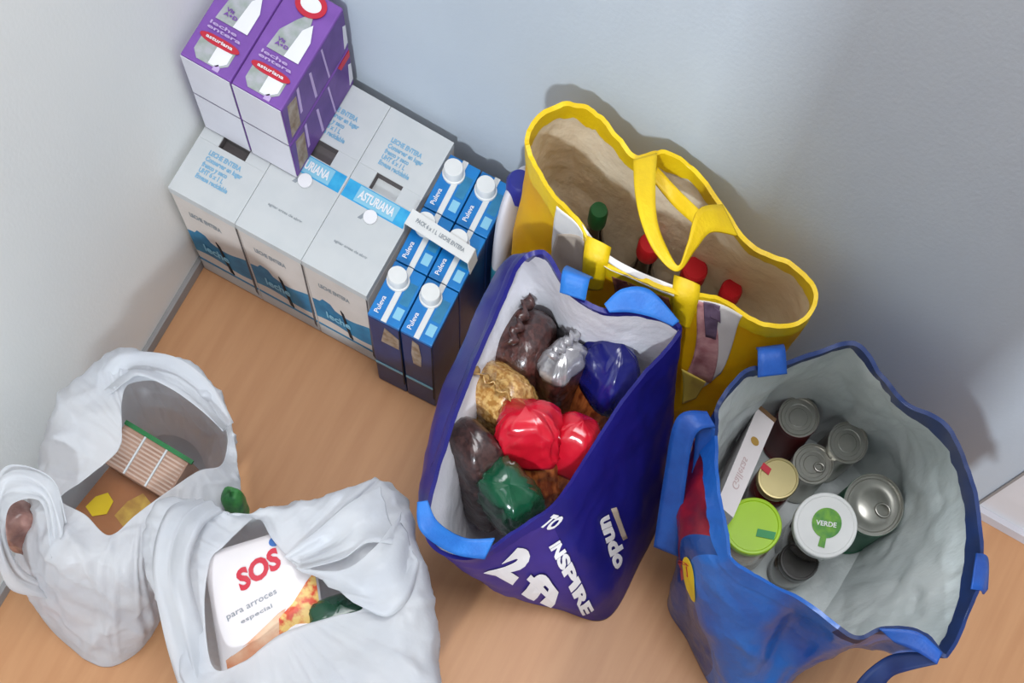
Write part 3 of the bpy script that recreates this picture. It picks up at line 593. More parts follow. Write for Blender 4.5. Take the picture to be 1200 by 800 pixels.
YB.patch('plum_print', [(0.699, 0.023), (0.682, 0.023), (0.688, 0.302), (0.699, 0.302)], M['photo_plum'], Y, off=.0030)
YB.patch('plum_print', [(0.688, 0.047), (0.682, 0.07), (0.682, 0.163), (0.693, 0.14)], M['photo_plum'], Y, off=.0034)
YB.patch('pale_yellow_print', [(0.716, 0.558), (0.688, 0.581), (0.688, 0.698), (0.699, 0.744)], M['photo_yellow'], Y, off=.0028)
ribbon('carrying_handle', [(0.6615, 0.2502, 0.4250), (0.6869, 0.1984, 0.4400), (0.7161, 0.1590, 0.4450), (0.7502, 0.1355, 0.4400), (0.7870, 0.1342, 0.4300), (0.7964, 0.1695, 0.4400), (0.8052, 0.2038, 0.4400), (0.8381, 0.2305, 0.4250)],
       [(0.6860, 0.2775, 0.4250), (0.7097, 0.2170, 0.4400), (0.7322, 0.1747, 0.4450), (0.7582, 0.1518, 0.4400), (0.7857, 0.1396, 0.4350), (0.7842, 0.1640, 0.4500), (0.7754, 0.2144, 0.4500), (0.7991, 0.2595, 0.4250)], M['yellow_strap'], Y, n=60)
ribbon('carrying_handle', [(0.6973, 0.2509, 0.4100), (0.7350, 0.2414, 0.4000), (0.7740, 0.2242, 0.4100)], [(0.6925, 0.2718, 0.4100), (0.7335, 0.2586, 0.4100), (0.7777, 0.2388, 0.4200)], M['yellow_strap'], Y, n=24)
ribbon('strap_loop', [(0.6532, 0.1251, 0.4150), (0.6596, 0.1061, 0.4000), (0.6666, 0.1043, 0.3400)], [(0.6893, 0.1293, 0.4120), (0.6944, 0.1127, 0.4000), (0.6945, 0.1167, 0.3400)], M['yellow_strap'], Y, n=20, cup=.004)
ribbon('strap_loop', [(0.7845, 0.1407, 0.4120), (0.7942, 0.1219, 0.4000), (0.8081, 0.1259, 0.3500)], [(0.8229, 0.1464, 0.4120), (0.8301, 0.1332, 0.4000), (0.8351, 0.1237, 0.3500)], M['yellow_strap'], Y, n=20, cup=.004)

ribbon('white_hem', [(0.6386, 0.1389, 0.4120), (0.6828, 0.1219, 0.4090), (0.7333, 0.1222, 0.4070), (0.7999, 0.1311, 0.4080)], [(0.6475, 0.1332, 0.4080), (0.6868, 0.1160, 0.4030), (0.7377, 0.1155, 0.4020), (0.8034, 0.1267, 0.4030)], M['photo_white'], Y, n=30, thick=.001)
# bottles standing in the yellow bag
def bottle(x, y, h, rb, capm, glassm, label, rc=0.014, group='capped bottles in the yellow bag', lab='label_red'):
    r = root('bottle', (x, y, 0.008), label, 'bottle', group, local=True)
    lathe('bottle_body', [(rb * .9, 0), (rb, .006), (rb, h * .60), (rb * .92, h * .66), (rb * .55, h * .78), (rc * .85, h * .86), (rc * .85, h * .92)], glassm, r, 28)
    lathe('bottle_label', [(rb + .0006, h * .2), (rb + .0008, h * .21), (rb + .0008, h * .52), (rb + .0006, h * .53)], M[lab], r, 28)
    lathe('bottle_cap', [(rc, h * .90), (rc * 1.05, h * .91), (rc * 1.05, h * .985), (rc * .9, h), (rc * .3, h)], capm, r, 24)
M['cap_green'] = mat('cap_dark_green', (16, 82, 40), .4); M['cap_red'] = mat('cap_red', (206, 24, 38), .4)
bottle(0.6266, 0.2556, .288, .030, M['cap_green'], M['glass_dark'], 'dark bottle with green cap inside the yellow bag')
bottle(0.7152, 0.2718, .258, .028, M['cap_red'], M['glass_dark'], 'red capped bottle behind the hanging loop of the yellow handle', rc=.018)
bottle(0.7954, 0.2808, .248, .030, M['cap_red'], M['glass_dark'], 'red capped bottle at the middle right of the yellow bag, beside its back handle', rc=.020)
bottle(0.8623, 0.2852, .243, .028, M['cap_red'], M['glass_dark'], 'red capped bottle nearest the right end of the yellow bag', rc=.017)

# ---------------------------------------------------------------- violet bag: lettering and straps
VB.text('bag_lettering', 'TO', [(0.795, 0.078), (0.785, 0.176), (0.765, 0.157), (0.775, 0.059)], M['white_print'], Vt, bold=.05)
VB.text('bag_lettering', 'INSPIRE', [(0.795, 0.314), (0.79, 0.863), (0.775, 0.804), (0.78, 0.294)], M['white_print'], Vt, bold=.05, off=.0045)
VB.text('bag_numeral', '2', [(0.88, 0.333), (0.855, 0.588), (0.815, 0.431), (0.82, 0.137)], M['white_print'], Vt, bold=.08)
VB.text('bag_lettering', 'fl', [(0.855, 0.647), (0.83, 0.922), (0.805, 0.667), (0.815, 0.49)], M['white_print'], Vt, bold=.035, off=.004)
VB.text('side_lettering', 'undo', [(0.735, 0.49), (0.74, 0.725), (0.725, 0.765), (0.72, 0.549)], M['white_print'], Vt, bold=.05)
VB.patch('side_line', [(0.72, 0.529), (0.715, 0.549), (0.715, 0.706), (0.72, 0.686)], M['photo_grey'], Vt, n=8)
ribbon('strap_tab', [(0.6552, 0.0386, 0.4050), (0.6490, 0.0541, 0.4250), (0.6436, 0.0866, 0.3900)], [(0.6917, 0.0462, 0.4050), (0.6869, 0.0629, 0.4250), (0.6840, 0.0906, 0.3900)], M['strap_blue'], Vt, n=16)
ribbon('carrying_handle', [(0.7175, 0.0523, 0.4100), (0.7323, 0.0761, 0.4250), (0.7664, 0.0939, 0.4250), (0.8206, 0.0853, 0.4100)], [(0.7286, 0.0482, 0.4050), (0.7542, 0.0600, 0.4100), (0.7857, 0.0703, 0.4100), (0.8152, 0.0768, 0.4050)], M['strap_blue'], Vt, n=30)
ribbon('carrying_handle', [(0.6088, -0.3043, 0.3450), (0.6291, -0.3348, 0.3300), (0.6773, -0.3318, 0.2950), (0.7217, -0.3138, 0.2850)], [(0.6212, -0.2967, 0.3500), (0.6465, -0.3129, 0.3350), (0.6847, -0.3053, 0.3050), (0.7221, -0.2824, 0.3000)], M['strap_blue'], Vt, n=30)

# packets in the violet bag
M['film_red'] = mat('film_red', (214, 24, 48), 0.22, (190, 14, 36), 18, 0.4, 40, coat=.7)
M['film_green'] = mat('film_green', (16, 84, 54), 0.25, (10, 64, 42), 18, 0.4, 40, coat=.6)
M['film_navy'] = mat('film_navy', (24, 28, 112), 0.25, (16, 20, 90), 18, 0.4, 40, coat=.6)
M['film_silver'] = mat('film_silver', (214, 212, 214), 0.22, (160, 158, 160), 25, 0.5, 50, metal=.5, coat=.5)
M['pasta'] = mat('pasta_gold', (222, 180, 110), 0.25, (176, 124, 60), 150, 0.6, 160, coat=.8, ramp=(.4, .6))
M['pasta_orange'] = mat('pasta_orange', (196, 110, 56), 0.25, (132, 60, 30), 120, 0.6, 120, coat=.8, stretch=(1, 1, .35), ramp=(.4, .6))
M['bean'] = mat('bean_brown', (88, 52, 46), 0.35, (62, 36, 32), 130, 0.6, 150, coat=.8, ramp=(.4, .6))
M['bean_dark'] = mat('bean_dark', (76, 50, 46), 0.38, (52, 34, 32), 110, 0.6, 120, coat=.7, ramp=(.4, .6))
GP = 'food packets in the violet bag'
def pk(px, L, W, T, m, label, d=(0, 0, 1), roll=0.0, **k):
    """px = centre of the visible top; the packet hangs down from there along d"""
    dv = Vector(d).normalized(); base = Vector(px) - dv * L
    return pouch('food_packet', tuple(base), aim(d, roll), L, W, T, m, label, 'packet', GP, **k)
pk((0.6055, 0.0377, 0.2850), .21, .112, .090, M['bean'], 'dark brown bean packet at the back corner of the violet bag', (-.12, .05, 1), .5, seed=1, seal=True)
pk((0.6101, -0.0620, 0.2800), .20, .105, .090, M['pasta'], 'clear packet of pale yellow pasta in the violet bag', (-.15, -.1, 1), .8, seed=2, wr=.07, seal=True)
pk((0.6124, -0.1509, 0.2850), .24, .075, .10, M['bean_dark'], 'dark brown packet against the near left side of the violet bag', (-.2, .12, 1), .2, seed=3)
pk((0.7008, -0.1909, 0.2750), .19, .105, .075, M['bean_dark'], 'green topped packet at the front corner of the violet bag', (.0, -.12, 1), -.35, header=M['film_green'], hfrom=.42, seed=4, wr=.06)
pk((0.6704, -0.0815, 0.3050), .22, .098, .075, M['pasta_orange'], 'red topped pasta packet in the middle of the violet bag', (-.28, .22, 1), -.5, header=M['film_red'], hfrom=.62, seed=5, wr=.08)
pk((0.7546, -0.0487, 0.2850), .24, .075, .07, M['pasta_orange'], 'second red topped noodle packet, beside the folded violet side', (.05, .34, 1), .3, header=M['film_red'], hfrom=.66, seed=6, wr=.05)
pk((0.6788, 0.0375, 0.2850), .20, .085, .06, M['bean'], 'silver topped brown packet in the violet bag', (-.05, .12, 1), .9, header=M['film_silver'], hfrom=.86, seed=7, wr=.08, seal=True)
pk((0.7554, 0.0793, 0.3000), .22, .105, .07, M['pasta_orange'], 'dark blue topped pasta packet at the back right of the violet bag', (.12, .30, 1), -.35, header=M['film_navy'], hfrom=.62, seed=8)

# ---------------------------------------------------------------- blue bag: straps and marks
ribbon('carrying_handle', [(0.9135, 0.0106, 0.3700), (0.8796, -0.0180, 0.3650), (0.9035, -0.0658, 0.2800), (0.9408, -0.1292, 0.1800)], [(0.9347, -0.0036, 0.3700), (0.9151, -0.0298, 0.3650), (0.9435, -0.0741, 0.2800), (0.9861, -0.1237, 0.1800)], M['strap_deep'], Ct, n=40)
ribbon('carrying_handle', [(0.9084, -0.0104, 0.3600), (0.9337, -0.0353, 0.3000), (0.9622, -0.0846, 0.2200)], [(0.9362, -0.0002, 0.3600), (0.9592, -0.0207, 0.3000), (0.9781, -0.0596, 0.2200)], M['strap_deep'], Ct, n=24)
ribbon('strap_tab', [(0.9569, 0.0891, 0.3800), (0.9394, 0.1136, 0.3950), (0.9363, 0.1407, 0.3600)], [(0.9925, 0.1160, 0.3800), (0.9734, 0.1367, 0.3950), (0.9702, 0.1669, 0.3600)], M['strap_deep'], Ct, n=16)
ribbon('strap_tab', [(1.3672, 0.0229, 0.3700), (1.3900, 0.0303, 0.3600), (1.4182, -0.0013, 0.3400)], [(1.3831, -0.0304, 0.3700), (1.4025, -0.0194, 0.3600), (1.4155, -0.0118, 0.3400)], M['strap_deep'], Ct, n=16)
ribbon('carrying_handle', [(1.2850, -0.1480, 0.3600), (1.3344, -0.1311, 0.3750), (1.3832, -0.1381, 0.3700)], [(1.3165, -0.1529, 0.3550), (1.3541, -0.1513, 0.3600), (1.3877, -0.1536, 0.3600)], M['strap_deep'], Ct, n=20)
ribbon('carrying_handle', [(1.3839, -0.1394, 0.3650), (1.3485, -0.1469, 0.3300), (1.3297, -0.1618, 0.3000), (1.3221, -0.1998, 0.2600), (1.3440, -0.2337, 0.2100)], [(1.3877, -0.1536, 0.3600), (1.3651, -0.1695, 0.3250), (1.3580, -0.1777, 0.2900), (1.3670, -0.1972, 0.2500), (1.3863, -0.2273, 0.2100)], M['rim_navy'], Ct, n=36)
M['logo_yellow'] = mat('logo_yellow', (232, 200, 40), .4)
def disc_uv(B, name, cx, cy, r, m, parent, off, n=20):
    """round mark in the bag's own surface parameters"""
    vs = [tuple(B.S(cx + r[0] * math.cos(2 * math.pi * k / n), cy + r[1] * math.sin(2 * math.pi * k / n), off)) for k in range(n)] + [tuple(B.S(cx, cy, off))]
    return link(name, vs, [(k, (k + 1) % n, n) for k in range(n)], m, parent, thick=.0008)
_c = [(0.87, 0.382), (0.87, 0.309), (0.86, 0.291)]
disc_uv(CB, 'round_logo', _c[0][0], _c[0][1], (max(.008, abs(_c[2][0] - _c[0][0])), max(.04, abs(_c[1][1] - _c[0][1]))), M['logo_yellow'], Ct, .002)
CB.text('logo_lettering', 'i', [(0.93, 0.582), (0.865, 0.364), (0.87, 0.327), (0.925, 0.527)], M['red_print'], Ct, off=.0035, bold=.03)

# tins and jars
def tin(x, y, h, r0, label, tilt=(0, 0), ring=True, wall='steel', lid='steel'):
    r = root('food_tin', (x, y, 0.008), label, 'tin', 'silver food tins in the blue bag', local=True); r.rotation_euler = (tilt[0], tilt[1], 0)
    lathe('tin_wall', [(r0 * .96, 0), (r0, .002), (r0, .006), (r0 * .97, .008)] + [(r0 * (.965 if k % 2 else .975), .012 + (h - .024) * k / 14) for k in range(15)] + [(r0 * .97, h - .008), (r0, h - .005), (r0, h), (r0 * .98, h), (r0 * .97, h - .006), (r0 * .5, h - .006)], M[wall], r, 44)
    lathe('tin_lid', [(r0 * .975, h - .004), (r0 * .99, h + .0008), (r0 * .95, h + .0008), (r0 * .93, h - .0035), (r0 * .86, h - .0035), (r0 * .83, h - .002), (r0 * .66, h - .0022), (r0 * .63, h - .0032), (r0 * .46, h - .0032), (r0 * .43, h - .0022), (r0 * .05, h - .0022)], M[lid], r, 44)
    if ring:
        vs = []; fs = []; n = 20; R0, R1 = r0 * .20, r0 * .012 + .0012
        for k in range(n):
            a = 2 * math.pi * k / n
            for q in range(6):
                b = 2 * math.pi * q / 6; vs.append((r0 * .34 + (R0 + R1 * math.cos(b)) * math.cos(a) * 1.2, (R0 + R1 * math.cos(b)) * math.sin(a), h + .0002 + R1 * .7 * math.sin(b)))
        for k in range(n):
            for q in range(6): fs.append((k * 6 + q, k * 6 + (q + 1) % 6, ((k + 1) % n) * 6 + (q + 1) % 6, ((k + 1) % n) * 6 + q))
        link('ring_pull', vs, fs, M['steel'], r, smooth=True)
    return r
tin(1.0736, 0.2384, .11, .0375, 'silver tin touching the back of the grey lining, nearest the white carton', (.05, -.05), ring=False, wall='label_red')
tin(1.1632, 0.2453, .11, .0375, 'plain silver tin furthest right along the back of the bag', (.08, .04), ring=False)
tin(1.1335, 0.1816, .092, .0375, 'low silver tin with ring pull between the other tins and the gold lid', (.02, -.03))
tin(1.2549, 0.1596, .114, .0565, 'large wide silver tin with ring pull beside the white lidded jar', (.04, .02), wall='label_green')
def jar(x, y, h, r0, glass, lidm, label, tilt=(0, 0), lidname='jar_lid', zl=.014, k=1.0):
    r = root('food_jar', (x, y, 0.008), label, 'jar', 'lidded jars in the blue bag', local=True); r.rotation_euler = (tilt[0], tilt[1], 0)
    lathe('jar_body', [(r0 * .9 * k, 0), (r0 * k, .006), (r0 * 1.02 * k, h * .70), (r0 * .98 * k, h * .80), (r0 * .88 * k, h * .88), (r0 * .88 * k, h - zl)], glass, r, 40)
    lathe(lidname, [(r0, h - zl), (r0 * 1.01, h - zl + .001), (r0 * 1.01, h - .0018), (r0 * .98, h), (r0 * .90, h + .0002), (r0 * .87, h - .0012), (r0 * .3, h - .001)], lidm, r, 44)
    return r
j = jar(1.0873, 0.1139, .122, .0365, mat('red_sauce', (120, 26, 20), .2, coat=.6), M['gold'], 'small jar with gold lid beside the white carton', (.05, -.04))
quad('red_seal', [(-.036, .000, .1225), (-.018, -.004, .1225), (-.018, .008, .1225), (-.036, .012, .1225)], M['red_print'], j, .0006)
j = jar(1.0917, 0.0160, .137, .0490, M['glass_tan'], M['lime'], 'jar of tan spread with bright lime green lid', (.10, -.10), k=.95)
quad('green_mark', [(.012, -.014, .1372), (.0425, -.006, .1372), (.040, .007, .1372), (.009, -.001, .1372)], M['green'], j, .0006)
j = jar(1.1907, 0.0739, .152, .0555, M['glass_dark'], M['cap_white'], 'dark jar with white lid and round green print', (.10, -.02), k=.84)
vs = [(.026 * math.cos(a), .004 + .026 * math.sin(a), .1516) for a in [2 * math.pi * k / 28 for k in range(28)]]
quad('green_disc', vs, M['leaf'], j, .0008)
quad('green_stem', [(.004, -.038, .1517), (.016, -.036, .1517), (.010, -.016, .1517), (.000, -.018, .1517)], M['leaf'], j, .0008)
flat_text('lid_lettering', 'VERDE', (-.016, -.008, .1526), (.034, .012, 0), (-.003, .008, 0), M['white_print'], j, .02)
j = jar(1.1887, 0.0186, .077, .036, M['glass_dark'], mat('lid_dark', (54, 52, 50), .35), 'low dark jar under the white lidded jar, front of the bag', (.03, 0))
quad('paper_label', [(-.004, .004, .0775), (.030, .012, .0775), (.026, .026, .0775), (-.006, .018, .0775)], M['label_grey'], j, .0005)
# slim white carton
r = root('slim_carton', (1.0245, 0.1354, 0.1000), 'slim white food carton standing upright against the left side of the grey lining', 'carton')
A, B = Vector((1.0103, 0.1861, 0.1850)), Vector((1.0158, -0.0100, 0.1850)); w = Vector((1.0323, 0.1715, 0.1850)) - A; w = Vector((1.0303, 0.1686, 0.1850)) - Vector((0.9935, 0.1763, 0.1850))
A = Vector((0.9897, 0.1741, 0.1850)); C = A + w; B = Vector((1.0018, -0.0146, 0.1850)); D = B + w * .95
dn = Vector((0.004, 0, -.155)); vs = [A, C, D, B, A + dn, C + dn, D + dn, B + dn]
link('carton_body', vs, [(0, 1, 2, 3), (7, 6, 5, 4), (0, 4, 5, 1), (1, 5, 6, 2), (2, 6, 7, 3), (3, 7, 4, 0)], mat('carton_cream', (232, 224, 224), .5), r)
n_ = Vector((0, 0, .0006)); e1 = (B - A); e2 = w
def on(a, b): return A + e1 * a + e2 * b + n_
link('gold_emblem', [on(.30 + .035 * math.cos(t), .5 + .22 * math.sin(t)) for t in [k * math.pi / 6 for k in range(12)]], [tuple(range(12))], mat('emblem_gold', (180, 140, 60), .4), r, thick=.0004)
link('brown_edge', [on(-.004, -.02), on(-.004, 1.02), on(.035, 1.02), on(.035, -.02)], [(0, 1, 2, 3)], mat('edge_brown', (120, 88, 56), .5), r, thick=.0006)
v_, f_ = text_mesh('Galletas', 0.0)
link('carton_lettering', [on(.78 - .30 * x, .30 + .35 * y) for x, y in v_], f_, mat('ink_rose', (206, 180, 180), .5), r, thick=.0003)

# ---------------------------------------------------------------- white carrier bags: gathered handles
ribbon('carrying_handle', [(0.1856, -0.5524, 0.2900), (0.1648, -0.5161, 0.3200), (0.1311, -0.5116, 0.3280), (0.0974, -0.5280, 0.3250), (0.0949, -0.5677, 0.3100), (0.1140, -0.6276, 0.2800), (0.1170, -0.6691, 0.2000), (0.1332, -0.6527, 0.1300)],
       [(0.1826, -0.6069, 0.2700), (0.1574, -0.5529, 0.3000), (0.1425, -0.5472, 0.3120), (0.1228, -0.5658, 0.3100), (0.1196, -0.5881, 0.3000), (0.1239, -0.6183, 0.2700), (0.1233, -0.6362, 0.2000), (0.1437, -0.6281, 0.1200)], M['plastic'], Wa, n=56, cols=9, cup=.006, wr=.018, thick=.0008)
ribbon('gathered_rim', [(0.1204, -0.3525, 0.2900), (0.1290, -0.3218, 0.3000), (0.1493, -0.2988, 0.3100), (0.2075, -0.2730, 0.3100), (0.2601, -0.2764, 0.2900), (0.3029, -0.3038, 0.2650)],
       [(0.1488, -0.3621, 0.2950), (0.1676, -0.3371, 0.3100), (0.1836, -0.3222, 0.3150), (0.2193, -0.3137, 0.3000), (0.2648, -0.3178, 0.2900), (0.3030, -0.3268, 0.2800)], M['plastic'], Wa, n=50, cols=7, cup=.008, wr=.014, thick=.0008)
ribbon('carrying_handle', [(0.3241, -0.4392, 0.3000), (0.3080, -0.4775, 0.3150), (0.3226, -0.5510, 0.3100), (0.3707, -0.6280, 0.2850), (0.4216, -0.6910, 0.2500)],
       [(0.3660, -0.4362, 0.2950), (0.3606, -0.4788, 0.3150), (0.3723, -0.5374, 0.3100), (0.4184, -0.5980, 0.2950), (0.4642, -0.6583, 0.2700)], M['plastic'], Wb, n=50, cols=9, cup=.012, wr=.022, thick=.0008)
ribbon('carrying_handle', [(0.4721, -0.4551, 0.3050), (0.5022, -0.4037, 0.3250), (0.5267, -0.3462, 0.3350), (0.5475, -0.3019, 0.3200)], [(0.5015, -0.4633, 0.3100), (0.5526, -0.4258, 0.3350), (0.5739, -0.3893, 0.3400), (0.6110, -0.3628, 0.3100)], M['plastic'], Wb, n=40, cols=9, cup=.010, wr=.014, thick=.0008)
ribbon('carrying_handle', [(0.4940, -0.4618, 0.3100), (0.5587, -0.4388, 0.3300), (0.5853, -0.3867, 0.3350), (0.5877, -0.3180, 0.3100)], [(0.6033, -0.4666, 0.3050), (0.6434, -0.4634, 0.3150), (0.6563, -0.4236, 0.3100), (0.6441, -0.3695, 0.3000)], M['plastic'], Wb, n=40, cols=9, cup=.006, wr=.014, thick=.0008)

# things in the left carrier bag
M['biscuit_brown'] = mat('biscuit_brown', (170, 112, 70), .35, (146, 92, 54), 10, .2, 40, coat=.3)
M['wafer'] = mat('wafer_brown', (172, 138, 118), .4, (150, 114, 94), 30, coat=.2)
M['wafer_line'] = mat('wafer_line', (192, 166, 150), .4)
def slab(name, A, B, D, t, m, parent, bev=0):
    A, B, D = Vector(A), Vector(B), Vector(D); C = B + D - A; n = (B - A).cross(D - A).normalized()
    if n.z < 0: n = -n
    vs = [A, B, C, D, A - n * t, B - n * t, C - n * t, D - n * t]
    return link(name, vs, [(0, 1, 2, 3), (7, 6, 5, 4), (0, 4, 5, 1), (1, 5, 6, 2), (2, 6, 7, 3), (3, 7, 4, 0)], m, parent)
r = root('biscuit_pack', (0.1279, -0.4546, 0.1200), 'large brown biscuit pack with yellow print in the left carrier bag', 'pack')
A, B, D = (0.1317, -0.5227, 0.1900), (0.2331, -0.5418, 0.1900), (0.1555, -0.3917, 0.2000)
slab('pack_body', A, B, D, .05, M['biscuit_brown'], r)
A, B, D = Vector(A), Vector(B), Vector(D); u_ = B - A; v_ = D - A; up = Vector((0, 0, .001))
def bp(a, b): return A + u_ * a + v_ * b + up
link('yellow_print', [bp(.10, .14), bp(.26, .10), bp(.40, .22), bp(.36, .38), bp(.22, .42), bp(.12, .30)], [tuple(range(6))], mat('print_yellow', (222, 190, 30), .4), r, thick=.0005)
link('biscuit_picture', [bp(.50, .26), bp(.80, .20), bp(.95, .34), bp(.92, .60), bp(.62, .66), bp(.52, .48)], [tuple(range(6))], mat('print_ochre', (196, 160, 70), .4, (170, 128, 60), 60), r, thick=.0005)
r = root('wafer_pack', (0.1544, -0.3666, 0.1200), 'ribbed pale brown wafer pack with green edge in the left carrier bag', 'pack')
A, B, D = Vector((0.1716, -0.4332, 0.2250)), Vector((0.2705, -0.4627, 0.2250)), Vector((0.1558, -0.3650, 0.2300)); A = Vector((0.1496, -0.4383, 0.2250)); B = Vector((0.2568, -0.4450, 0.2250)); D = Vector((0.1529, -0.3697, 0.2300)); u_ = B - A; v_ = D - A
slab('pack_body', A, B, D, .05, M['wafer'], r)
for k in range(3):
    a0 = k / 3 + .02; a1 = (k + 1) / 3 - .02
    for q in range(9):
        b0 = .06 + q * .092
        slab('wafer_rib', A + u_ * a0 + v_ * b0 + up, A + u_ * a1 + v_ * b0 + up, A + u_ * a0 + v_ * (b0 + .04) + up, .001, M['wafer_line'], r)
for k in range(2): slab('pale_divider', A + u_ * ((k + 1) / 3 - .012) + up * 2, A + u_ * ((k + 1) / 3 + .012) + up * 2, A + u_ * ((k + 1) / 3 - .012) + v_ * .95 + up * 2, .002, M['card'], r)
slab('green_edge', A + v_ * .93 + up * 3, A + u_ * 1.05 + v_ * .93 + up * 3, A + v_ * 1.03 + up * 3, .004, mat('edge_green', (36, 110, 60), .4), r)
pouch('pink_packet', (0.0966, -0.5858, 0.1700), aim((-.05, .08, 1), .6), .095, .065, .045, mat('film_rosy', (170, 130, 120), .35, (120, 74, 64), 40, coat=.4), 'brownish pink packet seen through the left handle of the carrier bag by the wall', 'packet', None, seed=9)
pouch('pink_packet', (0.1364, -0.6026, 0.0300), aim((0, 0, 1), .4), .12, .10, .05, mat('film_pink', (236, 130, 130), .35), 'pink packet showing faintly through the thin film of the left carrier bag', 'packet', None, seed=10)

# things in the right carrier bag
r = root('rice_pack', (0.4327, -0.5111, 0.2000), 'white rice pack with red SOS lettering in the front carrier bag', 'pack')
A, B, D = Vector((0.4669, -0.6517, 0.2450)), Vector((0.5756, -0.5356, 0.2450)), Vector((0.3629, -0.5016, 0.2750)); u_ = B - A; v_ = D - A
n_ = u_.cross(v_).normalized(); up = n_ * .0008
nn = 24; vs = []; fs = []
for s_ in (1, -1):
    for j_ in range(nn):
        for i_ in range(nn):
            x = i_ / (nn - 1); y = j_ / (nn - 1); b = (1 - (2 * x - 1) ** 4) * (1 - (2 * y - 1) ** 4)
            p = A + u_ * x + v_ * y + n_ * (.002 + (.012 + .0015 * noise.noise(Vector((x * 5, y * 5, 1))) ) * b * (1 if s_ > 0 else -2.2) - (.004 if s_ < 0 else 0)); vs.append(p)
for s_ in range(2):
    o_ = s_ * nn * nn
    for j_ in range(nn - 1):
        for i_ in range(nn - 1):
            k_ = o_ + j_ * nn + i_; fs.append((k_, k_ + 1, k_ + nn + 1, k_ + nn))
for i_ in range(nn - 1):
    for a_, b_ in (((0, i_), (0, i_ + 1)), ((nn - 1, i_), (nn - 1, i_ + 1)), ((i_, 0), (i_ + 1, 0)), ((i_, nn - 1), (i_ + 1, nn - 1))):
        p_ = a_[0] * nn + a_[1]; q_ = b_[0] * nn + b_[1]; fs.append((p_, q_, q_ + nn * nn, p_ + nn * nn))
link('pack_body', vs, fs, mat('pack_white', (222, 216, 216), .35, (228, 220, 220), 12, coat=.3), r, smooth=True)
def rp(x, y, l=.0010):
    b = (1 - (2 * x - 1) ** 4) * (1 - (2 * y - 1) ** 4)
    return A + u_ * x + v_ * y + n_ * (.002 + (.012 + .0015 * noise.noise(Vector((x * 5, y * 5, 1)))) * b + l)
def rtext(nm, t, o, X, Y_, m, bold=.03):
    v0, f0 = text_mesh(t, bold); link(nm, [rp(o[0] + X[0] * x + Y_[0] * y, o[1] + X[1] * x + Y_[1] * y) for x, y in v0], f0, m, r, thick=.0004)
rtext('red_lettering', 'SOS', (.30, .62), (.40, .10), (-.03, .17), M['red_print'], .045)
rtext('grey_lettering', 'para arroces', (.14, .44), (.48, .08), (-.01, .045), M['grey_ink'], .0)
rtext('grey_lettering', 'especial', (.26, .38), (.30, .05), (-.01, .04), M['grey_ink'], .0)
def rpatch(nm, pts, m, l=.0008):
    c = (sum(p[0] for p in pts) / len(pts), sum(p[1] for p in pts) / len(pts)); P0 = []
    rings = [[(c[0] + (p[0] - c[0]) * k / 4, c[1] + (p[1] - c[1]) * k / 4) for p in pts] for k in range(1, 5)]
    vs = [rp(*c, l)] + [rp(*q, l) for rg in rings for q in rg]; n = len(pts); fs = [(0, 1 + k, 1 + (k + 1) % n) for k in range(n)]
    for g in range(3):
        for k in range(n): fs.append((1 + g * n + k, 1 + g * n + (k + 1) % n, 1 + (g + 1) * n + (k + 1) % n, 1 + (g + 1) * n + k))
    link(nm, vs, fs, m, r, thick=.0003)
rpatch('blue_emblem', [(.66 + .055 * math.cos(t), .93 + .04 * math.sin(t)) for t in [k * math.pi / 6 for k in range(12)]], mat('emblem_blue', (60, 110, 180), .4))
rpatch('brown_band', [(.06, .02), (.30, .02), (.60, .22), (.98, .40), (.98, .52), (.60, .38), (.30, .24), (.06, .16)], mat('band_terracotta', (196, 120, 80), .4, (224, 190, 160), 18))
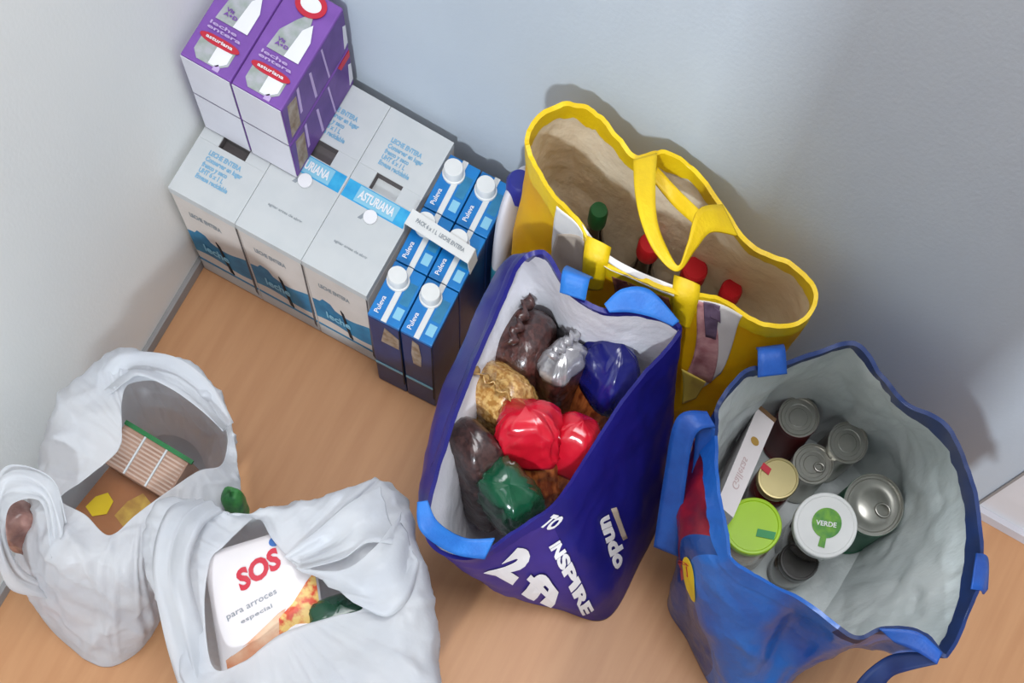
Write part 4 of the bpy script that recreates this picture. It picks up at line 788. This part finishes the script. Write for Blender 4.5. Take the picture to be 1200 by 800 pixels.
rpatch('food_picture', [(.58, .22), (.98, .18), (.98, .62), (.90, .56), (.74, .42), (.60, .34)], mat('food_print', (206, 70, 40), .4, (226, 190, 110), 70, ramp=(.42, .58)), .0014)
r2 = pouch('green_packet', (0.5732, -0.4926, 0.1900), aim((-.1, .25, 1), .5), .085, .10, .05, mat('film_dark_green', (20, 96, 40), .35, coat=.4), 'dark green packet beside the rice pack', 'packet', None, header=M['film_green'], hfrom=.75, seed=12, hname='upper_film')
pouch('leafy_packet', (0.3516, -0.4099, 0.1900), aim((.0, .1, 1), .2), .085, .03, .03, mat('film_leaf', (60, 130, 60), .4, (30, 90, 46), 60), 'small green packet peeking out between the two carrier bags', 'packet', None, seed=13)

# ---------------------------------------------------------------- sub-parts: prints, lettering and pulls belong to the piece that carries them
SUB = {'ring_pull': 'tin_lid', 'red_seal': 'jar_lid', 'green_mark': 'jar_lid', 'green_disc': 'jar_lid', 'green_stem': 'jar_lid', 'lid_lettering': 'jar_lid', 'paper_label': 'jar_lid',
       'pill_lettering': 'name_pill', 'logo_centre': 'round_logo', 'belt_lettering': 'belt', 'belt_panel': 'belt', 'front_lettering': 'front_wave', 'tab_slot': 'finger_tab',
       'strap_lettering': 'strap_band', 'logo_lettering': 'round_logo', 'wafer_rib': 'pack_body', 'pale_divider': 'pack_body', 'red_lettering': 'pack_body', 'grey_lettering': 'pack_body',
       'blue_emblem': 'pack_body', 'yellow_print': 'pack_body', 'biscuit_picture': 'pack_body', 'brown_band': 'pack_body', 'food_picture': 'pack_body', 'bottle_lettering': 'bottle_body',
       'top_lettering': 'carton_top', 'white_square': 'carton_top', 'blue_label': 'carton_top', 'gold_emblem': 'carton_body', 'carton_lettering': 'carton_body', 'bag_lettering': 'bag_shell', 'bag_numeral': 'bag_shell', 'side_lettering': 'bag_shell', 'side_line': 'bag_shell'}
base = lambda o: o.name.split('.')[0]
for r in [o for o in bpy.data.objects if o.parent is None and o.type == 'EMPTY']:
    kids = list(r.children)
    for k in kids:
        want = SUB.get(base(k)); host = next((q for q in kids if base(q) == want), None) if want else None
        if host: k.parent = host
    if '_o' in r: del r['_o']
